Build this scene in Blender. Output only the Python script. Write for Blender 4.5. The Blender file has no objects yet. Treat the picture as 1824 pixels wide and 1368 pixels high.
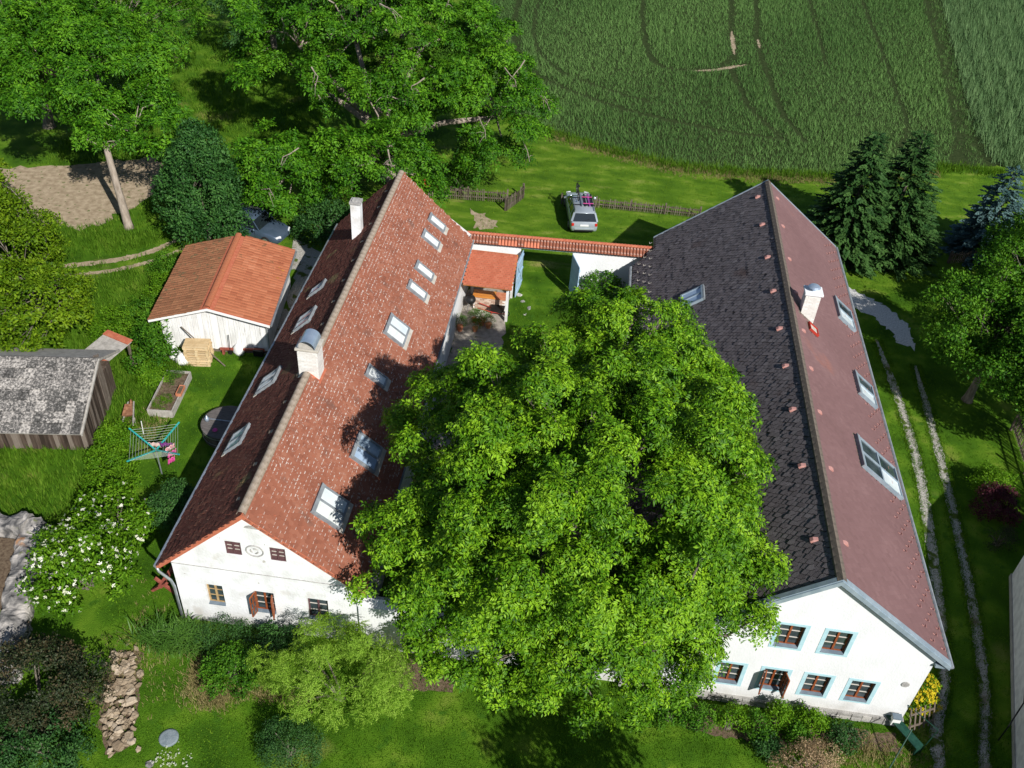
import bpy, math, random
import numpy as np
from mathutils import Vector, Matrix
from mathutils.geometry import tessellate_polygon
random.seed(7); rng = np.random.default_rng(11)
R = math.radians
sc = bpy.context.scene
C = sc.collection
PI = math.pi
# ------------------------------------------------------------------ camera
CAMH = 30.0
cam = bpy.data.cameras.new('camera'); cob = bpy.data.objects.new('camera', cam); C.objects.link(cob)
def cam_matrix(p, y, r):
    f = Vector((-math.sin(y)*math.cos(p), math.cos(y)*math.cos(p), -math.sin(p)))
    rt = Vector((math.cos(y), math.sin(y), 0)); up = rt.cross(f)
    rt2 = rt*math.cos(r)+up*math.sin(r); up2 = up*math.cos(r)-rt*math.sin(r)
    m = Matrix((rt2, up2, -f)).transposed().to_4x4(); m.translation = (0, 0, CAMH)
    return m
cob.matrix_world = cam_matrix(R(39.5), R(4.27), R(4.37))
cam.sensor_width = 36; cam.lens = 36*1681/1824; cam.clip_end = 1000; cam.clip_start = .5
sc.camera = cob
# ------------------------------------------------------------------ light
SUN = Vector((5.9, -7.7, 7.37)).normalized()
w = bpy.data.worlds.new('World'); sc.world = w; w.use_nodes = True
nt = w.node_tree; bg = nt.nodes['Background']
sky = nt.nodes.new('ShaderNodeTexSky'); sky.sky_type = 'NISHITA'; sky.sun_disc = False
sky.sun_elevation = math.asin(SUN.z); sky.sun_rotation = math.atan2(SUN.x, SUN.y)
sky.altitude = 400; sky.air_density = 1.0; sky.dust_density = .6; sky.ozone_density = 1.2
nt.links.new(sky.outputs[0], bg.inputs[0]); bg.inputs[1].default_value = .07
sl = bpy.data.lights.new('sun', 'SUN'); sl.energy = 5.0; sl.angle = R(.53); sl.color = (1, .965, .91)
so = bpy.data.objects.new('sun', sl); C.objects.link(so); so.location = (40, -50, 60)
so.rotation_euler = SUN.to_track_quat('Z', 'Y').to_euler()
sc.view_settings.view_transform = 'Standard'; sc.view_settings.look = 'None'
sc.view_settings.exposure = 0.2; sc.view_settings.gamma = 1; sc.view_settings.use_curve_mapping = False
try:
    sc.cycles.max_bounces = 6; sc.cycles.transparent_max_bounces = 4
except Exception: pass

# ------------------------------------------------------------------ materials
MATS = {}
def mat(name, stops, scale=6, detail=5, rough=.8, bump=0., bscale=40, spec=.3, tint=0., stretch=(1, 1, 1),
        spots=None, transl=None, metal=0., distort=0., edge=None, dirt=None):
    """stops: list of (pos, rgb); spots: (rgb, scale, threshold, softness); tint: weight of the tint attribute"""
    m = bpy.data.materials.new(name); m.use_nodes = True; MATS[name] = m
    n = m.node_tree.nodes; l = m.node_tree.links
    b = n['Principled BSDF']; out = n['Material Output']
    b.inputs['Roughness'].default_value = rough; b.inputs['Metallic'].default_value = metal
    b.inputs['Specular IOR Level'].default_value = spec
    if len(stops) == 1 and not tint and not spots and not bump:
        b.inputs['Base Color'].default_value = (*stops[0][1], 1); return m
    tc = n.new('ShaderNodeTexCoord'); mp = n.new('ShaderNodeMapping'); mp.inputs['Scale'].default_value = stretch
    l.new(tc.outputs['Object'], mp.inputs[0])
    nz = n.new('ShaderNodeTexNoise'); nz.inputs['Scale'].default_value = scale; nz.inputs['Detail'].default_value = detail
    nz.inputs['Distortion'].default_value = distort
    l.new(mp.outputs[0], nz.inputs['Vector'])
    cr = n.new('ShaderNodeValToRGB'); e = cr.color_ramp.elements
    while len(e) < len(stops): e.new(.5)
    while len(e) > max(1, len(stops)): e.remove(e[-1])
    for i, (p, c) in enumerate(stops): e[i].position = p; e[i].color = (*c, 1)
    fac = nz.outputs['Fac']
    if tint:
        at = n.new('ShaderNodeAttribute'); at.attribute_name = 'tint'
        mx = n.new('ShaderNodeMix'); mx.data_type = 'FLOAT'; mx.inputs[0].default_value = tint
        l.new(nz.outputs['Fac'], mx.inputs[2]); l.new(at.outputs['Fac'], mx.inputs[3]); fac = mx.outputs[0]
    l.new(fac, cr.inputs[0]); col = cr.outputs[0]
    for sp in (spots or []):
        rgb, s, th, soft = sp
        n2 = n.new('ShaderNodeTexNoise'); n2.inputs['Scale'].default_value = s; n2.inputs['Detail'].default_value = 3
        l.new(mp.outputs[0], n2.inputs['Vector'])
        mr = n.new('ShaderNodeMapRange'); mr.inputs[1].default_value = th; mr.inputs[2].default_value = th+soft
        l.new(n2.outputs['Fac'], mr.inputs[0])
        mc = n.new('ShaderNodeMix'); mc.data_type = 'RGBA'; l.new(mr.outputs[0], mc.inputs[0])
        l.new(col, mc.inputs[6]); mc.inputs[7].default_value = (*rgb, 1); col = mc.outputs[2]
    if dirt:                                   # splashed dirt above the ground, broken up by noise
        sx = n.new('ShaderNodeSeparateXYZ'); l.new(tc.outputs['Object'], sx.inputs[0]); m1 = n.new('ShaderNodeMapRange'); m1.inputs[1].default_value = dirt[1]; m1.inputs[2].default_value = dirt[2]; l.new(sx.outputs[2], m1.inputs[0])
        n5 = n.new('ShaderNodeTexNoise'); n5.inputs['Scale'].default_value = 2.5; n5.inputs['Detail'].default_value = 7; l.new(tc.outputs['Object'], n5.inputs['Vector'])
        mm = n.new('ShaderNodeMath'); mm.operation = 'MULTIPLY'; l.new(m1.outputs[0], mm.inputs[0]); l.new(n5.outputs['Fac'], mm.inputs[1]); dc = n.new('ShaderNodeMix'); dc.data_type = 'RGBA'; l.new(mm.outputs[0], dc.inputs[0]); l.new(col, dc.inputs[6]); dc.inputs[7].default_value = (*dirt[0], 1); col = dc.outputs[2]
    if edge:                                   # lichen, or shadow lines painted in, along the lower tile edges
        ea = n.new('ShaderNodeAttribute'); ea.attribute_name = 'edge'; ec = n.new('ShaderNodeMix'); ec.data_type = 'RGBA'
        n4 = n.new('ShaderNodeTexNoise'); n4.inputs['Scale'].default_value = edge[1]; l.new(tc.outputs['Object'], n4.inputs['Vector'])
        ma = n.new('ShaderNodeMath'); ma.operation = 'MULTIPLY'; l.new(ea.outputs['Fac'], ma.inputs[0]); l.new(n4.outputs['Fac'], ma.inputs[1])
        mr = n.new('ShaderNodeMapRange'); mr.inputs[1].default_value = edge[2]; mr.inputs[2].default_value = edge[3]; l.new(ma.outputs[0], mr.inputs[0])
        l.new(mr.outputs[0], ec.inputs[0]); l.new(col, ec.inputs[6]); ec.inputs[7].default_value = (*edge[0], 1); col = ec.outputs[2]
    l.new(col, b.inputs['Base Color'])
    if bump:
        n3 = n.new('ShaderNodeTexNoise'); n3.inputs['Scale'].default_value = bscale; n3.inputs['Detail'].default_value = 6
        l.new(mp.outputs[0], n3.inputs['Vector'])
        bp = n.new('ShaderNodeBump'); bp.inputs['Strength'].default_value = bump; bp.inputs['Distance'].default_value = .05
        l.new(n3.outputs['Fac'], bp.inputs['Height']); l.new(bp.outputs[0], b.inputs['Normal'])
    if transl:
        tr = n.new('ShaderNodeBsdfTranslucent'); ms = n.new('ShaderNodeMixShader'); ms.inputs[0].default_value = transl
        hv = n.new('ShaderNodeHueSaturation'); hv.inputs['Hue'].default_value = .485; hv.inputs['Saturation'].default_value = 1.1
        hv.inputs['Value'].default_value = 1.5
        l.new(col, hv.inputs['Color']); l.new(hv.outputs[0], tr.inputs[0])
        l.new(b.outputs[0], ms.inputs[1]); l.new(tr.outputs[0], ms.inputs[2]); l.new(ms.outputs[0], out.inputs[0])
    return m
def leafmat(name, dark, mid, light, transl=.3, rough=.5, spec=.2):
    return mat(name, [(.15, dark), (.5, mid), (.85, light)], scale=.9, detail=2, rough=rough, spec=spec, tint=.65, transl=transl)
mat('lawn', [(.3, (.028, .078, .004)), (.5, (.06, .142, .007)), (.6, (.105, .2, .013)), (.72, (.18, .235, .035))], scale=.55, detail=9, rough=.95,
    bump=.9, bscale=22, spec=.1, spots=[((.045, .12, .008), 1.6, .58, .12), ((.26, .25, .07), .23, .63, .15)])
mat('meadow', [(.3, (.05, .12, .007)), (.5, (.09, .185, .011)), (.6, (.135, .235, .018)), (.72, (.22, .28, .05))], scale=.5, detail=9, rough=.95, bump=.9, bscale=22, spec=.1,
    spots=[((.06, .13, .009), 1.3, .58, .14), ((.28, .27, .08), .3, .62, .15)], stretch=(1, 2.2, 1))
mat('soil', [(.3, (.09, .06, .04)), (.7, (.2, .15, .1))], scale=9, bump=.8, bscale=30, rough=1, spec=.1)
mat('field_soil', [(.3, (.02, .035, .01)), (.7, (.05, .07, .025))], scale=4, bump=.8, bscale=20, rough=1, spec=.05)
mat('dry_soil', [(.3, (.26, .2, .13)), (.7, (.46, .37, .26))], scale=3, bump=.7, bscale=18, rough=1, spec=.1, spots=[((.12, .15, .05), 3.2, .62, .06)])
mat('gravel', [(.3, (.24, .22, .19)), (.5, (.42, .4, .36)), (.7, (.62, .6, .55))], scale=16, detail=6, bump=1, bscale=30, rough=1, spec=.1,
    spots=[((.09, .13, .025), 1.7, .56, .07), ((.2, .16, .1), .9, .55, .15)])
mat('gravel_white', [(.3, (.42, .42, .4)), (.7, (.78, .77, .75))], scale=14, detail=6, bump=1, bscale=30, rough=1, spec=.1)
mat('paving', [(.3, (.22, .2, .17)), (.7, (.4, .36, .31))], scale=4, bump=.4, bscale=24, rough=.95, spots=[((.09, .09, .05), 2, .6, .1)])
mat('plaster', [(.3, (.72, .73, .74)), (.7, (.81, .82, .83))], scale=1.3, bump=.2, bscale=14, rough=.95, spec=.1, stretch=(1, 1, .5), spots=[((.65, .65, .64), .8, .6, .2)], dirt=((.4, .37, .32), 1.0, .2))
mat('old_plaster', [(.3, (.64, .64, .63)), (.55, (.8, .81, .82))], scale=1.4, bump=.35, bscale=12, rough=.95, spec=.1, spots=[((.6, .57, .53), 1.1, .6, .15), ((.48, .45, .42), 3.2, .7, .05)], dirt=((.33, .3, .26), 1.3, .0))
mat('grey_plaster', [(.4, (.6, .6, .6)), (.6, (.74, .74, .73))], scale=3, bump=.3, bscale=20, rough=.95)
mat('whitewash', [(.3, (.6, .6, .58)), (.6, (.8, .8, .79))], scale=3, stretch=(1.6, 1, .25), bump=.4, bscale=14, rough=.95, spots=[((.38, .36, .33), 5, .64, .08)])
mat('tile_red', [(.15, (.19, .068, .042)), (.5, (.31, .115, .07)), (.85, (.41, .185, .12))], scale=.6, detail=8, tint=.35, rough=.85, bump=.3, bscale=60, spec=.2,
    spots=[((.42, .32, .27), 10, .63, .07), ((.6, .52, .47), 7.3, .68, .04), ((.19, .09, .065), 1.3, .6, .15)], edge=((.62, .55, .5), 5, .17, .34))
mat('tile_red_dark', [(.15, (.075, .026, .02)), (.5, (.13, .045, .034)), (.85, (.2, .085, .055))], scale=.8, tint=.55, rough=.9, bump=.3, bscale=60, spec=.2,  # darker red tile colours for the left slope
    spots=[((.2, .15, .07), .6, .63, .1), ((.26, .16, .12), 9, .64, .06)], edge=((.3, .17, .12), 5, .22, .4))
mat('tile_orange', [(.15, (.33, .1, .05)), (.5, (.46, .16, .08)), (.85, (.55, .22, .12))], scale=1, tint=.5, rough=.85, bump=.3, bscale=60, spec=.2,
    spots=[((.2, .1, .05), 3, .62, .1), ((.5, .27, .02), 1.3, .7, .06)])
mat('tile_mossy', [(.15, (.2, .09, .045)), (.5, (.33, .14, .07)), (.85, (.42, .2, .1))], scale=1, tint=.5, rough=.9, bump=.4, bscale=60, spec=.2,
    spots=[((.16, .12, .06), 5, .55, .12)])
mat('tile_new', [(.15, (.44, .125, .065)), (.5, (.53, .17, .095)), (.85, (.6, .22, .13))], scale=1, tint=.5, rough=.8, bump=.15, bscale=60, spec=.25)
mat('tile_charcoal', [(.15, (.1, .086, .09)), (.5, (.145, .127, .133)), (.85, (.2, .18, .187))], scale=.6, tint=.6, rough=.8, bump=.5, bscale=50, spec=.25,  # dark edge colour paints the shadow lines round the tile rims
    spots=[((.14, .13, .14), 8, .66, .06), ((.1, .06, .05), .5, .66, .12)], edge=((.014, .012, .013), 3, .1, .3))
mat('tile_mauve', [(.15, (.15, .082, .08)), (.5, (.195, .108, .106)), (.85, (.25, .147, .143))], scale=.35, detail=9, tint=.3, rough=.7, bump=.15, bscale=50, spec=.3,
    spots=[((.3, .12, .085), .35, .66, .15)], edge=((.17, .1, .102), 3, .1, .5))
mat('vent_pink', [(.4, (.42, .2, .17)), (.6, (.52, .27, .24))], scale=6, rough=.8)
mat('ridge_mortar', [(.3, (.22, .17, .12)), (.7, (.46, .38, .3))], scale=6, bump=.5, bscale=30, rough=.95)
mat('ridge_red', [(.3, (.42, .11, .06)), (.7, (.52, .18, .1))], scale=6, rough=.9, bump=.3)
mat('ridge_dark', [(.3, (.09, .075, .065)), (.7, (.22, .18, .14))], scale=5, bump=.5, bscale=30, rough=.9)
mat('metal_blue', [(.4, (.3, .38, .44)), (.6, (.38, .46, .52))], scale=3, rough=.45, metal=.3, bump=.02)
mat('zinc', [(.4, (.42, .46, .5)), (.6, (.55, .58, .62))], scale=5, rough=.35, metal=.7, bump=.02)
mat('steel_blue', [(.4, (.4, .5, .62)), (.6, (.5, .6, .72))], scale=2, rough=.3, metal=.6, bump=.02)
mat('frame_grey', [(.4, (.2, .22, .24)), (.6, (.26, .29, .31))], scale=4, rough=.5, bump=.02)
mat('flash_beige', [(.4, (.45, .42, .36)), (.6, (.55, .51, .45))], scale=4, rough=.7, bump=.05)
mat('pane_pale', [(.4, (.6, .68, .7)), (.6, (.72, .78, .8))], scale=1.2, rough=.06, spec=.8)  # pale base paints sky reflection and blinds into the glass
mat('pane_blind', [(.4, (.66, .7, .68)), (.6, (.78, .8, .77))], scale=2, rough=.1, spec=.6, stretch=(1, 1, 5))
mat('pane_sky', [(.35, (.1, .17, .24)), (.65, (.4, .5, .6))], scale=1.6, rough=.05, spec=.8)  # mottled base paints a sky reflection into the glass
mat('pane_dark', [(.4, (.03, .045, .05)), (.6, (.06, .08, .09))], scale=1.5, rough=.04, spec=.9)
mat('pane_blue', [(.4, (.3, .42, .58)), (.6, (.4, .52, .68))], scale=1.2, rough=.05, spec=.8)  # blue base paints the reflected sky into the pane
mat('window_brown', [(.3, (.2, .05, .018)), (.7, (.33, .1, .035))], scale=8, rough=.5, bump=.1)
mat('window_tan', [(.3, (.34, .22, .1)), (.7, (.5, .35, .17))], scale=8, rough=.6, bump=.1)
mat('window_purple', [(.3, (.09, .045, .05)), (.7, (.15, .075, .08))], scale=8, rough=.6, bump=.1)
mat('glazing_white', [(.5, (.62, .58, .52))], rough=.5)
mat('surround_blue', [(.4, (.38, .6, .66)), (.6, (.46, .66, .72))], scale=4, rough=.9, bump=.05)
mat('sill_slate', [(.4, (.12, .16, .2)), (.6, (.17, .21, .25))], scale=4, rough=.6, bump=.05)
mat('ornament_grey', [(.4, (.3, .29, .28)), (.6, (.42, .41, .39))], scale=9, rough=.95, bump=.2)
mat('ornament_white', [(.4, (.72, .71, .69)), (.6, (.82, .81, .79))], scale=9, rough=.95, bump=.2)
mat('stone', [(.25, (.2, .19, .18)), (.5, (.34, .33, .31)), (.75, (.46, .44, .41))], scale=3, tint=.5, rough=.95, bump=.6, bscale=14)
mat('sandstone', [(.2, (.2, .15, .1)), (.5, (.33, .26, .18)), (.8, (.45, .37, .28))], scale=2, tint=.6, rough=.95, bump=.6, bscale=14)
mat('rubble', [(.34, (.08, .078, .078)), (.48, (.2, .19, .18)), (.64, (.42, .39, .36))], scale=2.6, distort=.5, rough=.95, bump=1, bscale=7, spots=[((.38, .2, .1), 1.2, .64, .08), ((.12, .13, .06), 2.1, .63, .08)])
mat('barn_wood', [(.3, (.03, .02, .014)), (.5, (.085, .06, .045)), (.7, (.2, .165, .135))], scale=2.5, stretch=(3, 3, .35), tint=.45, rough=.95, bump=.6, bscale=16)
mat('grey_wood', [(.3, (.08, .06, .045)), (.7, (.2, .165, .13))], scale=5, stretch=(1, 1, .4), tint=.4, rough=.95, bump=.5, bscale=24)
mat('plank_grey', [(.3, (.3, .28, .25)), (.7, (.48, .45, .41))], scale=5, rough=.95, bump=.4, bscale=24)
mat('pallet_wood', [(.3, (.5, .36, .19)), (.7, (.68, .53, .32))], scale=4, rough=.9, bump=.3, bscale=24, tint=.4)
mat('red_wood', [(.3, (.2, .045, .03)), (.7, (.34, .1, .07))], scale=5, rough=.85, bump=.3)
mat('orange_wood', [(.3, (.5, .17, .03)), (.7, (.62, .26, .05))], scale=3, stretch=(.3, 3, 1), rough=.45, bump=.1)
mat('lichen_sheet', [(.3, (.035, .033, .03)), (.46, (.1, .096, .09)), (.56, (.27, .25, .23)), (.7, (.56, .52, .47))], scale=11, detail=10, tint=.18, rough=.95, bump=.6, bscale=26, distort=.6)
mat('brick_pale', [(.15, (.42, .27, .2)), (.5, (.55, .4, .31)), (.85, (.66, .54, .45))], scale=4, tint=.6, rough=.95, bump=.3)
mat('brick_white', [(.15, (.66, .64, .6)), (.85, (.84, .82, .79))], scale=4, tint=.5, rough=.95, bump=.3)
mat('gate_blue', [(.4, (.3, .45, .6)), (.6, (.38, .53, .68))], scale=3, rough=.6, bump=.1)
mat('bark', [(.3, (.09, .075, .055)), (.7, (.24, .21, .17))], scale=5, stretch=(2, 2, .5), rough=.95, bump=.9, bscale=12)
mat('bark_pale', [(.3, (.22, .18, .14)), (.7, (.4, .34, .28))], scale=4, stretch=(2, 2, .4), rough=.95, bump=.7, bscale=12)
mat('rust', [(.3, (.2, .08, .04)), (.7, (.4, .2, .11))], scale=8, rough=.9, bump=.4)
mat('terracotta', [(.4, (.45, .16, .08)), (.6, (.55, .22, .12))], scale=6, rough=.85, bump=.1)
mat('green_paint', [(.4, (.012, .05, .035)), (.6, (.02, .075, .05))], scale=5, rough=.4, bump=.05)
mat('teal_paint', [(.4, (.02, .3, .28)), (.6, (.04, .38, .36))], scale=5, rough=.4, bump=.02)
mat('line_wire', [(.5, (.4, .46, .4))], rough=.5)
mat('black_plastic', [(.5, (.012, .012, .013))], rough=.45)
mat('rubber', [(.5, (.015, .015, .015))], rough=.85)
mat('silver_paint', [(.4, (.4, .45, .5)), (.6, (.44, .49, .54))], scale=2, rough=.22, spec=.7, metal=.35, bump=.0)
mat('steel_grey_paint', [(.4, (.07, .11, .16)), (.6, (.09, .13, .19))], scale=2, rough=.2, spec=.7, metal=.4)
mat('car_glass', [(.5, (.012, .018, .022))], rough=.05, spec=.9)
mat('alloy', [(.5, (.5, .51, .53))], rough=.3, metal=.8)
mat('lamp_red', [(.5, (.5, .02, .015))], rough=.2, spec=.7)
mat('lamp_clear', [(.5, (.75, .77, .8))], rough=.1, spec=.8)
mat('white_paint', [(.5, (.78, .78, .76))], rough=.5)
mat('pink_cloth', [(.4, (.6, .06, .25)), (.6, (.75, .12, .38))], scale=10, rough=.9, bump=.2)
mat('rose_cloth', [(.4, (.75, .5, .45)), (.6, (.85, .62, .56))], scale=10, rough=.9, bump=.2)
mat('purple_cloth', [(.4, (.16, .03, .18)), (.6, (.26, .06, .28))], scale=10, rough=.9, bump=.2)
mat('striped_cloth', [(.47, (.6, .03, .05)), (.53, (.85, .8, .8))], scale=7, stretch=(1, 1, 9), rough=.9, bump=.2)
mat('tub_lid', [(.3, (.09, .08, .075)), (.7, (.17, .15, .14))], scale=4, rough=.8, bump=.3, stretch=(1, 6, 1))
mat('cover_grey', [(.4, (.16, .2, .22)), (.6, (.22, .26, .28))], scale=8, rough=.8, bump=.3)
mat('yellow_flower', [(.3, (.5, .38, .008)), (.7, (.74, .6, .025))], scale=4, tint=.6, rough=.8, transl=.2)
mat('white_flower', [(.3, (.6, .62, .45)), (.7, (.85, .85, .74))], scale=4, tint=.6, rough=.8, transl=.15)
leafmat('leaf_walnut', (.016, .066, .002), (.078, .205, .005), (.24, .43, .016), transl=.15, spec=.2)
leafmat('leaf_ash', (.01, .05, .003), (.04, .138, .005), (.12, .285, .013), transl=.14, spec=.14)
leafmat('leaf_yellowish', (.03, .08, .003), (.085, .165, .005), (.18, .28, .012), transl=.2, spec=.12)
leafmat('leaf_dark', (.014, .05, .012), (.03, .095, .02), (.06, .15, .03), transl=.2)
leafmat('leaf_mid', (.015, .065, .005), (.045, .14, .008), (.115, .265, .017), transl=.2, spec=.12)
leafmat('leaf_hornbeam', (.012, .05, .011), (.03, .1, .02), (.075, .19, .038), transl=.2, spec=.15)
leafmat('blade_meadow', (.05, .12, .006), (.11, .215, .012), (.21, .31, .028), transl=.25, rough=.7, spec=.08)
leafmat('leaf_elder', (.04, .12, .004), (.09, .215, .008), (.18, .34, .018), spec=.12)
leafmat('leaf_feather', (.09, .19, .014), (.21, .37, .036), (.35, .52, .08), transl=.4, spec=.1)
leafmat('needle_green', (.008, .03, .008), (.025, .075, .016), (.08, .17, .04), transl=.08, rough=.6)
leafmat('needle_blue', (.022, .055, .055), (.055, .115, .11), (.14, .235, .23), transl=.08, rough=.6)
leafmat('leaf_purple', (.03, .006, .01), (.07, .014, .022), (.12, .03, .045), transl=.15)
leafmat('leaf_brownish', (.012, .02, .008), (.028, .045, .016), (.085, .06, .03), transl=.12)
leafmat('twig_tan', (.2, .13, .07), (.33, .23, .13), (.46, .34, .21), transl=.1)
leafmat('blade_lawn', (.03, .088, .004), (.075, .175, .008), (.16, .27, .02), transl=.25, rough=.7, spec=.08)
leafmat('blade_wild', (.035, .1, .005), (.08, .18, .01), (.17, .27, .03), transl=.25, rough=.7, spec=.08)
leafmat('blade_crop', (.055, .13, .034), (.115, .225, .06), (.185, .32, .095), transl=.2, rough=.7, spec=.08)
leafmat('blade_pale', (.06, .135, .045), (.12, .215, .08), (.2, .31, .13), transl=.2, rough=.7, spec=.15)
leafmat('blade_dry', (.16, .14, .05), (.26, .22, .09), (.36, .31, .15), transl=.2, rough=.8, spec=.1)

# ------------------------------------------------------------------ mesh helpers
def setp(o, label=None, cat=None, group=None, kind=None):
    if label: o['label'] = label
    if cat: o['category'] = cat
    if group: o['group'] = group
    if kind: o['kind'] = kind
    return o
def link(name, me, m=None, parent=None, smooth=False):
    if m is not None and not me.materials: me.materials.append(MATS[m])
    if smooth: me.polygons.foreach_set('use_smooth', [True]*len(me.polygons))
    o = bpy.data.objects.new(name, me); C.objects.link(o)
    if parent is not None: o.parent = parent
    return o
def empty(name, loc, rz=0, label=None, cat=None, group=None):
    o = bpy.data.objects.new(name, None); C.objects.link(o); o.location = loc; o.rotation_euler = (0, 0, rz); o.empty_display_size = .3
    return setp(o, label, cat, group)
class MB:
    def __init__(s): s.v = []; s.f = []; s.t = []
    def add(s, vs, fs, t=.5):
        b = len(s.v); s.v += [tuple(v) for v in vs]; s.t += [t]*len(vs); s.f += [tuple(i+b for i in f) for f in fs]; return s
    def obox(s, o, ax, ay, az, t=.5):           # corner o and three edge vectors
        o, ax, ay, az = map(Vector, (o, ax, ay, az))
        if ax.cross(ay).dot(az) < 0: o = o+ax; ax = -ax
        return s.add([o, o+ax, o+ax+ay, o+ay, o+az, o+ax+az, o+ax+ay+az, o+ay+az],
                     [(0, 3, 2, 1), (4, 5, 6, 7), (0, 1, 5, 4), (1, 2, 6, 5), (2, 3, 7, 6), (3, 0, 4, 7)], t)
    def box(s, x0, x1, y0, y1, z0, z1, t=.5): return s.obox((x0, y0, z0), (x1-x0, 0, 0), (0, y1-y0, 0), (0, 0, z1-z0), t)
    def bar(s, a, b, wd, ht, up=(0, 0, 1), t=.5):   # rectangular bar from a to b
        a, b, up = Vector(a), Vector(b), Vector(up); d = (b-a)
        sd = d.cross(up)
        if sd.length < 1e-6: sd = d.cross(Vector((1, 0, 0)))
        sd.normalize(); u = sd.cross(d).normalized()
        return s.obox(a-sd*wd/2-u*ht/2, sd*wd, d, u*ht, t)
    def tube(s, pts, rad, n=8, t=.5, caps=True):
        pts = [Vector(p) for p in pts]; rs = rad if isinstance(rad, (list, tuple)) else [rad]*len(pts); b = len(s.v)
        prev = None
        for i, p in enumerate(pts):
            d = (pts[min(i+1, len(pts)-1)]-pts[max(i-1, 0)])
            if d.length < 1e-9: d = Vector((0, 0, 1))
            d.normalize()
            a = Vector((1, 0, 0)) if prev is None else prev
            x = (a-d*a.dot(d))
            if x.length < .05: x = Vector((0, 1, 0)); x = x-d*x.dot(d)
            x.normalize(); prev = x; y = d.cross(x)
            for k in range(n):
                an = 2*PI*k/n; s.v.append(tuple(p+(x*math.cos(an)+y*math.sin(an))*rs[i])); s.t.append(t)
        for i in range(len(pts)-1):
            for k in range(n):
                k2 = (k+1) % n; s.f.append((b+i*n+k, b+i*n+k2, b+(i+1)*n+k2, b+(i+1)*n+k))
        if caps:
            s.f.append(tuple(b+k for k in range(n))[::-1]); s.f.append(tuple(b+(len(pts)-1)*n+k for k in range(n)))
        return s
    def lathe(s, prof, c=(0, 0, 0), n=20, axis='z', t=.5):
        b = len(s.v); c = Vector(c)
        for r_, h in prof:
            for k in range(n):
                a = 2*PI*k/n; q = {'z': (r_*math.cos(a), r_*math.sin(a), h), 'x': (h, r_*math.cos(a), r_*math.sin(a)), 'y': (r_*math.sin(a), h, r_*math.cos(a))}[axis]
                s.v.append(tuple(c+Vector(q))); s.t.append(t)
        for i in range(len(prof)-1):
            for k in range(n):
                k2 = (k+1) % n; s.f.append((b+i*n+k, b+i*n+k2, b+(i+1)*n+k2, b+(i+1)*n+k))
        s.f.append(tuple(b+k for k in range(n))[::-1]); s.f.append(tuple(b+(len(prof)-1)*n+k for k in range(n)))
        return s
    def loft(s, rings, t=.5, closed=True, caps=True):
        b = len(s.v); n = len(rings[0])
        for r_ in rings:
            for p in r_: s.v.append(tuple(p)); s.t.append(t)
        for i in range(len(rings)-1):
            for k in range(n if closed else n-1):
                k2 = (k+1) % n; s.f.append((b+i*n+k, b+i*n+k2, b+(i+1)*n+k2, b+(i+1)*n+k))
        if caps: s.f.append(tuple(b+k for k in range(n))[::-1]); s.f.append(tuple(b+(len(rings)-1)*n+k for k in range(n)))
        return s
    def mesh(s, name):
        me = bpy.data.meshes.new(name); me.from_pydata(s.v, [], s.f)
        a = me.attributes.new('tint', 'FLOAT', 'POINT'); a.data.foreach_set('value', s.t)
        me.update(); return me
    def build(s, name, m, parent=None, smooth=False, bevel=0):
        o = link(name, s.mesh(name), m, parent, smooth)
        if bevel:
            md = o.modifiers.new('bevel', 'BEVEL'); md.width = bevel; md.segments = 2; md.limit_method = 'ANGLE'
        return o
def np_mesh(name, V, F, tint=None, flat=False, edge=None):
    me = bpy.data.meshes.new(name); V = np.ascontiguousarray(V, np.float32); F = np.ascontiguousarray(F, np.int32)
    nf, k = F.shape
    me.vertices.add(len(V)); me.vertices.foreach_set('co', V.ravel())
    me.loops.add(nf*k); me.loops.foreach_set('vertex_index', F.ravel())
    me.polygons.add(nf); me.polygons.foreach_set('loop_start', np.arange(0, nf*k, k, dtype=np.int32))
    if tint is not None:
        a = me.attributes.new('tint', 'FLOAT', 'POINT'); a.data.foreach_set('value', np.ascontiguousarray(tint, np.float32))
    me.update(calc_edges=True)
    if flat: me.shade_flat()
    if edge is not None: a = me.attributes.new('edge', 'FLOAT', 'POINT'); a.data.foreach_set('value', np.ascontiguousarray(edge, np.float32))
    return me
def scatter(TV, TF, pos, Rm, scale, tint):
    """copies of a triangulated template: pos (N,3), Rm (N,3,3) columns = axes"""
    N = len(pos); n = len(TV)
    V = np.einsum('nij,vj->nvi', Rm, TV)*np.asarray(scale).reshape(-1, 1, 1)+pos[:, None, :]
    F = TF[None]+(np.arange(N)*n)[:, None, None]
    return V.reshape(-1, 3), F.reshape(-1, TF.shape[1]), np.repeat(tint, n)
def frames(z, spin=None):
    z = z/np.linalg.norm(z, axis=1, keepdims=True); N = len(z)
    a = np.where(np.abs(z[:, 2:3]) < .9, np.array([[0, 0, 1.]]), np.array([[1., 0, 0]]))
    x = np.cross(a, z); x /= np.linalg.norm(x, axis=1, keepdims=True); y = np.cross(z, x)
    an = rng.uniform(0, 2*PI, N) if spin is None else spin
    c, s_ = np.cos(an)[:, None], np.sin(an)[:, None]
    return np.stack([x*c+y*s_, y*c-x*s_, z], axis=2)
def cat3(parts):
    Vs, Fs, Ts = [], [], []; o = 0
    for V, F, T in parts: Vs.append(V); Fs.append(F+o); Ts.append(T); o += len(V)
    return np.concatenate(Vs), np.concatenate(Fs), np.concatenate(Ts)
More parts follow.
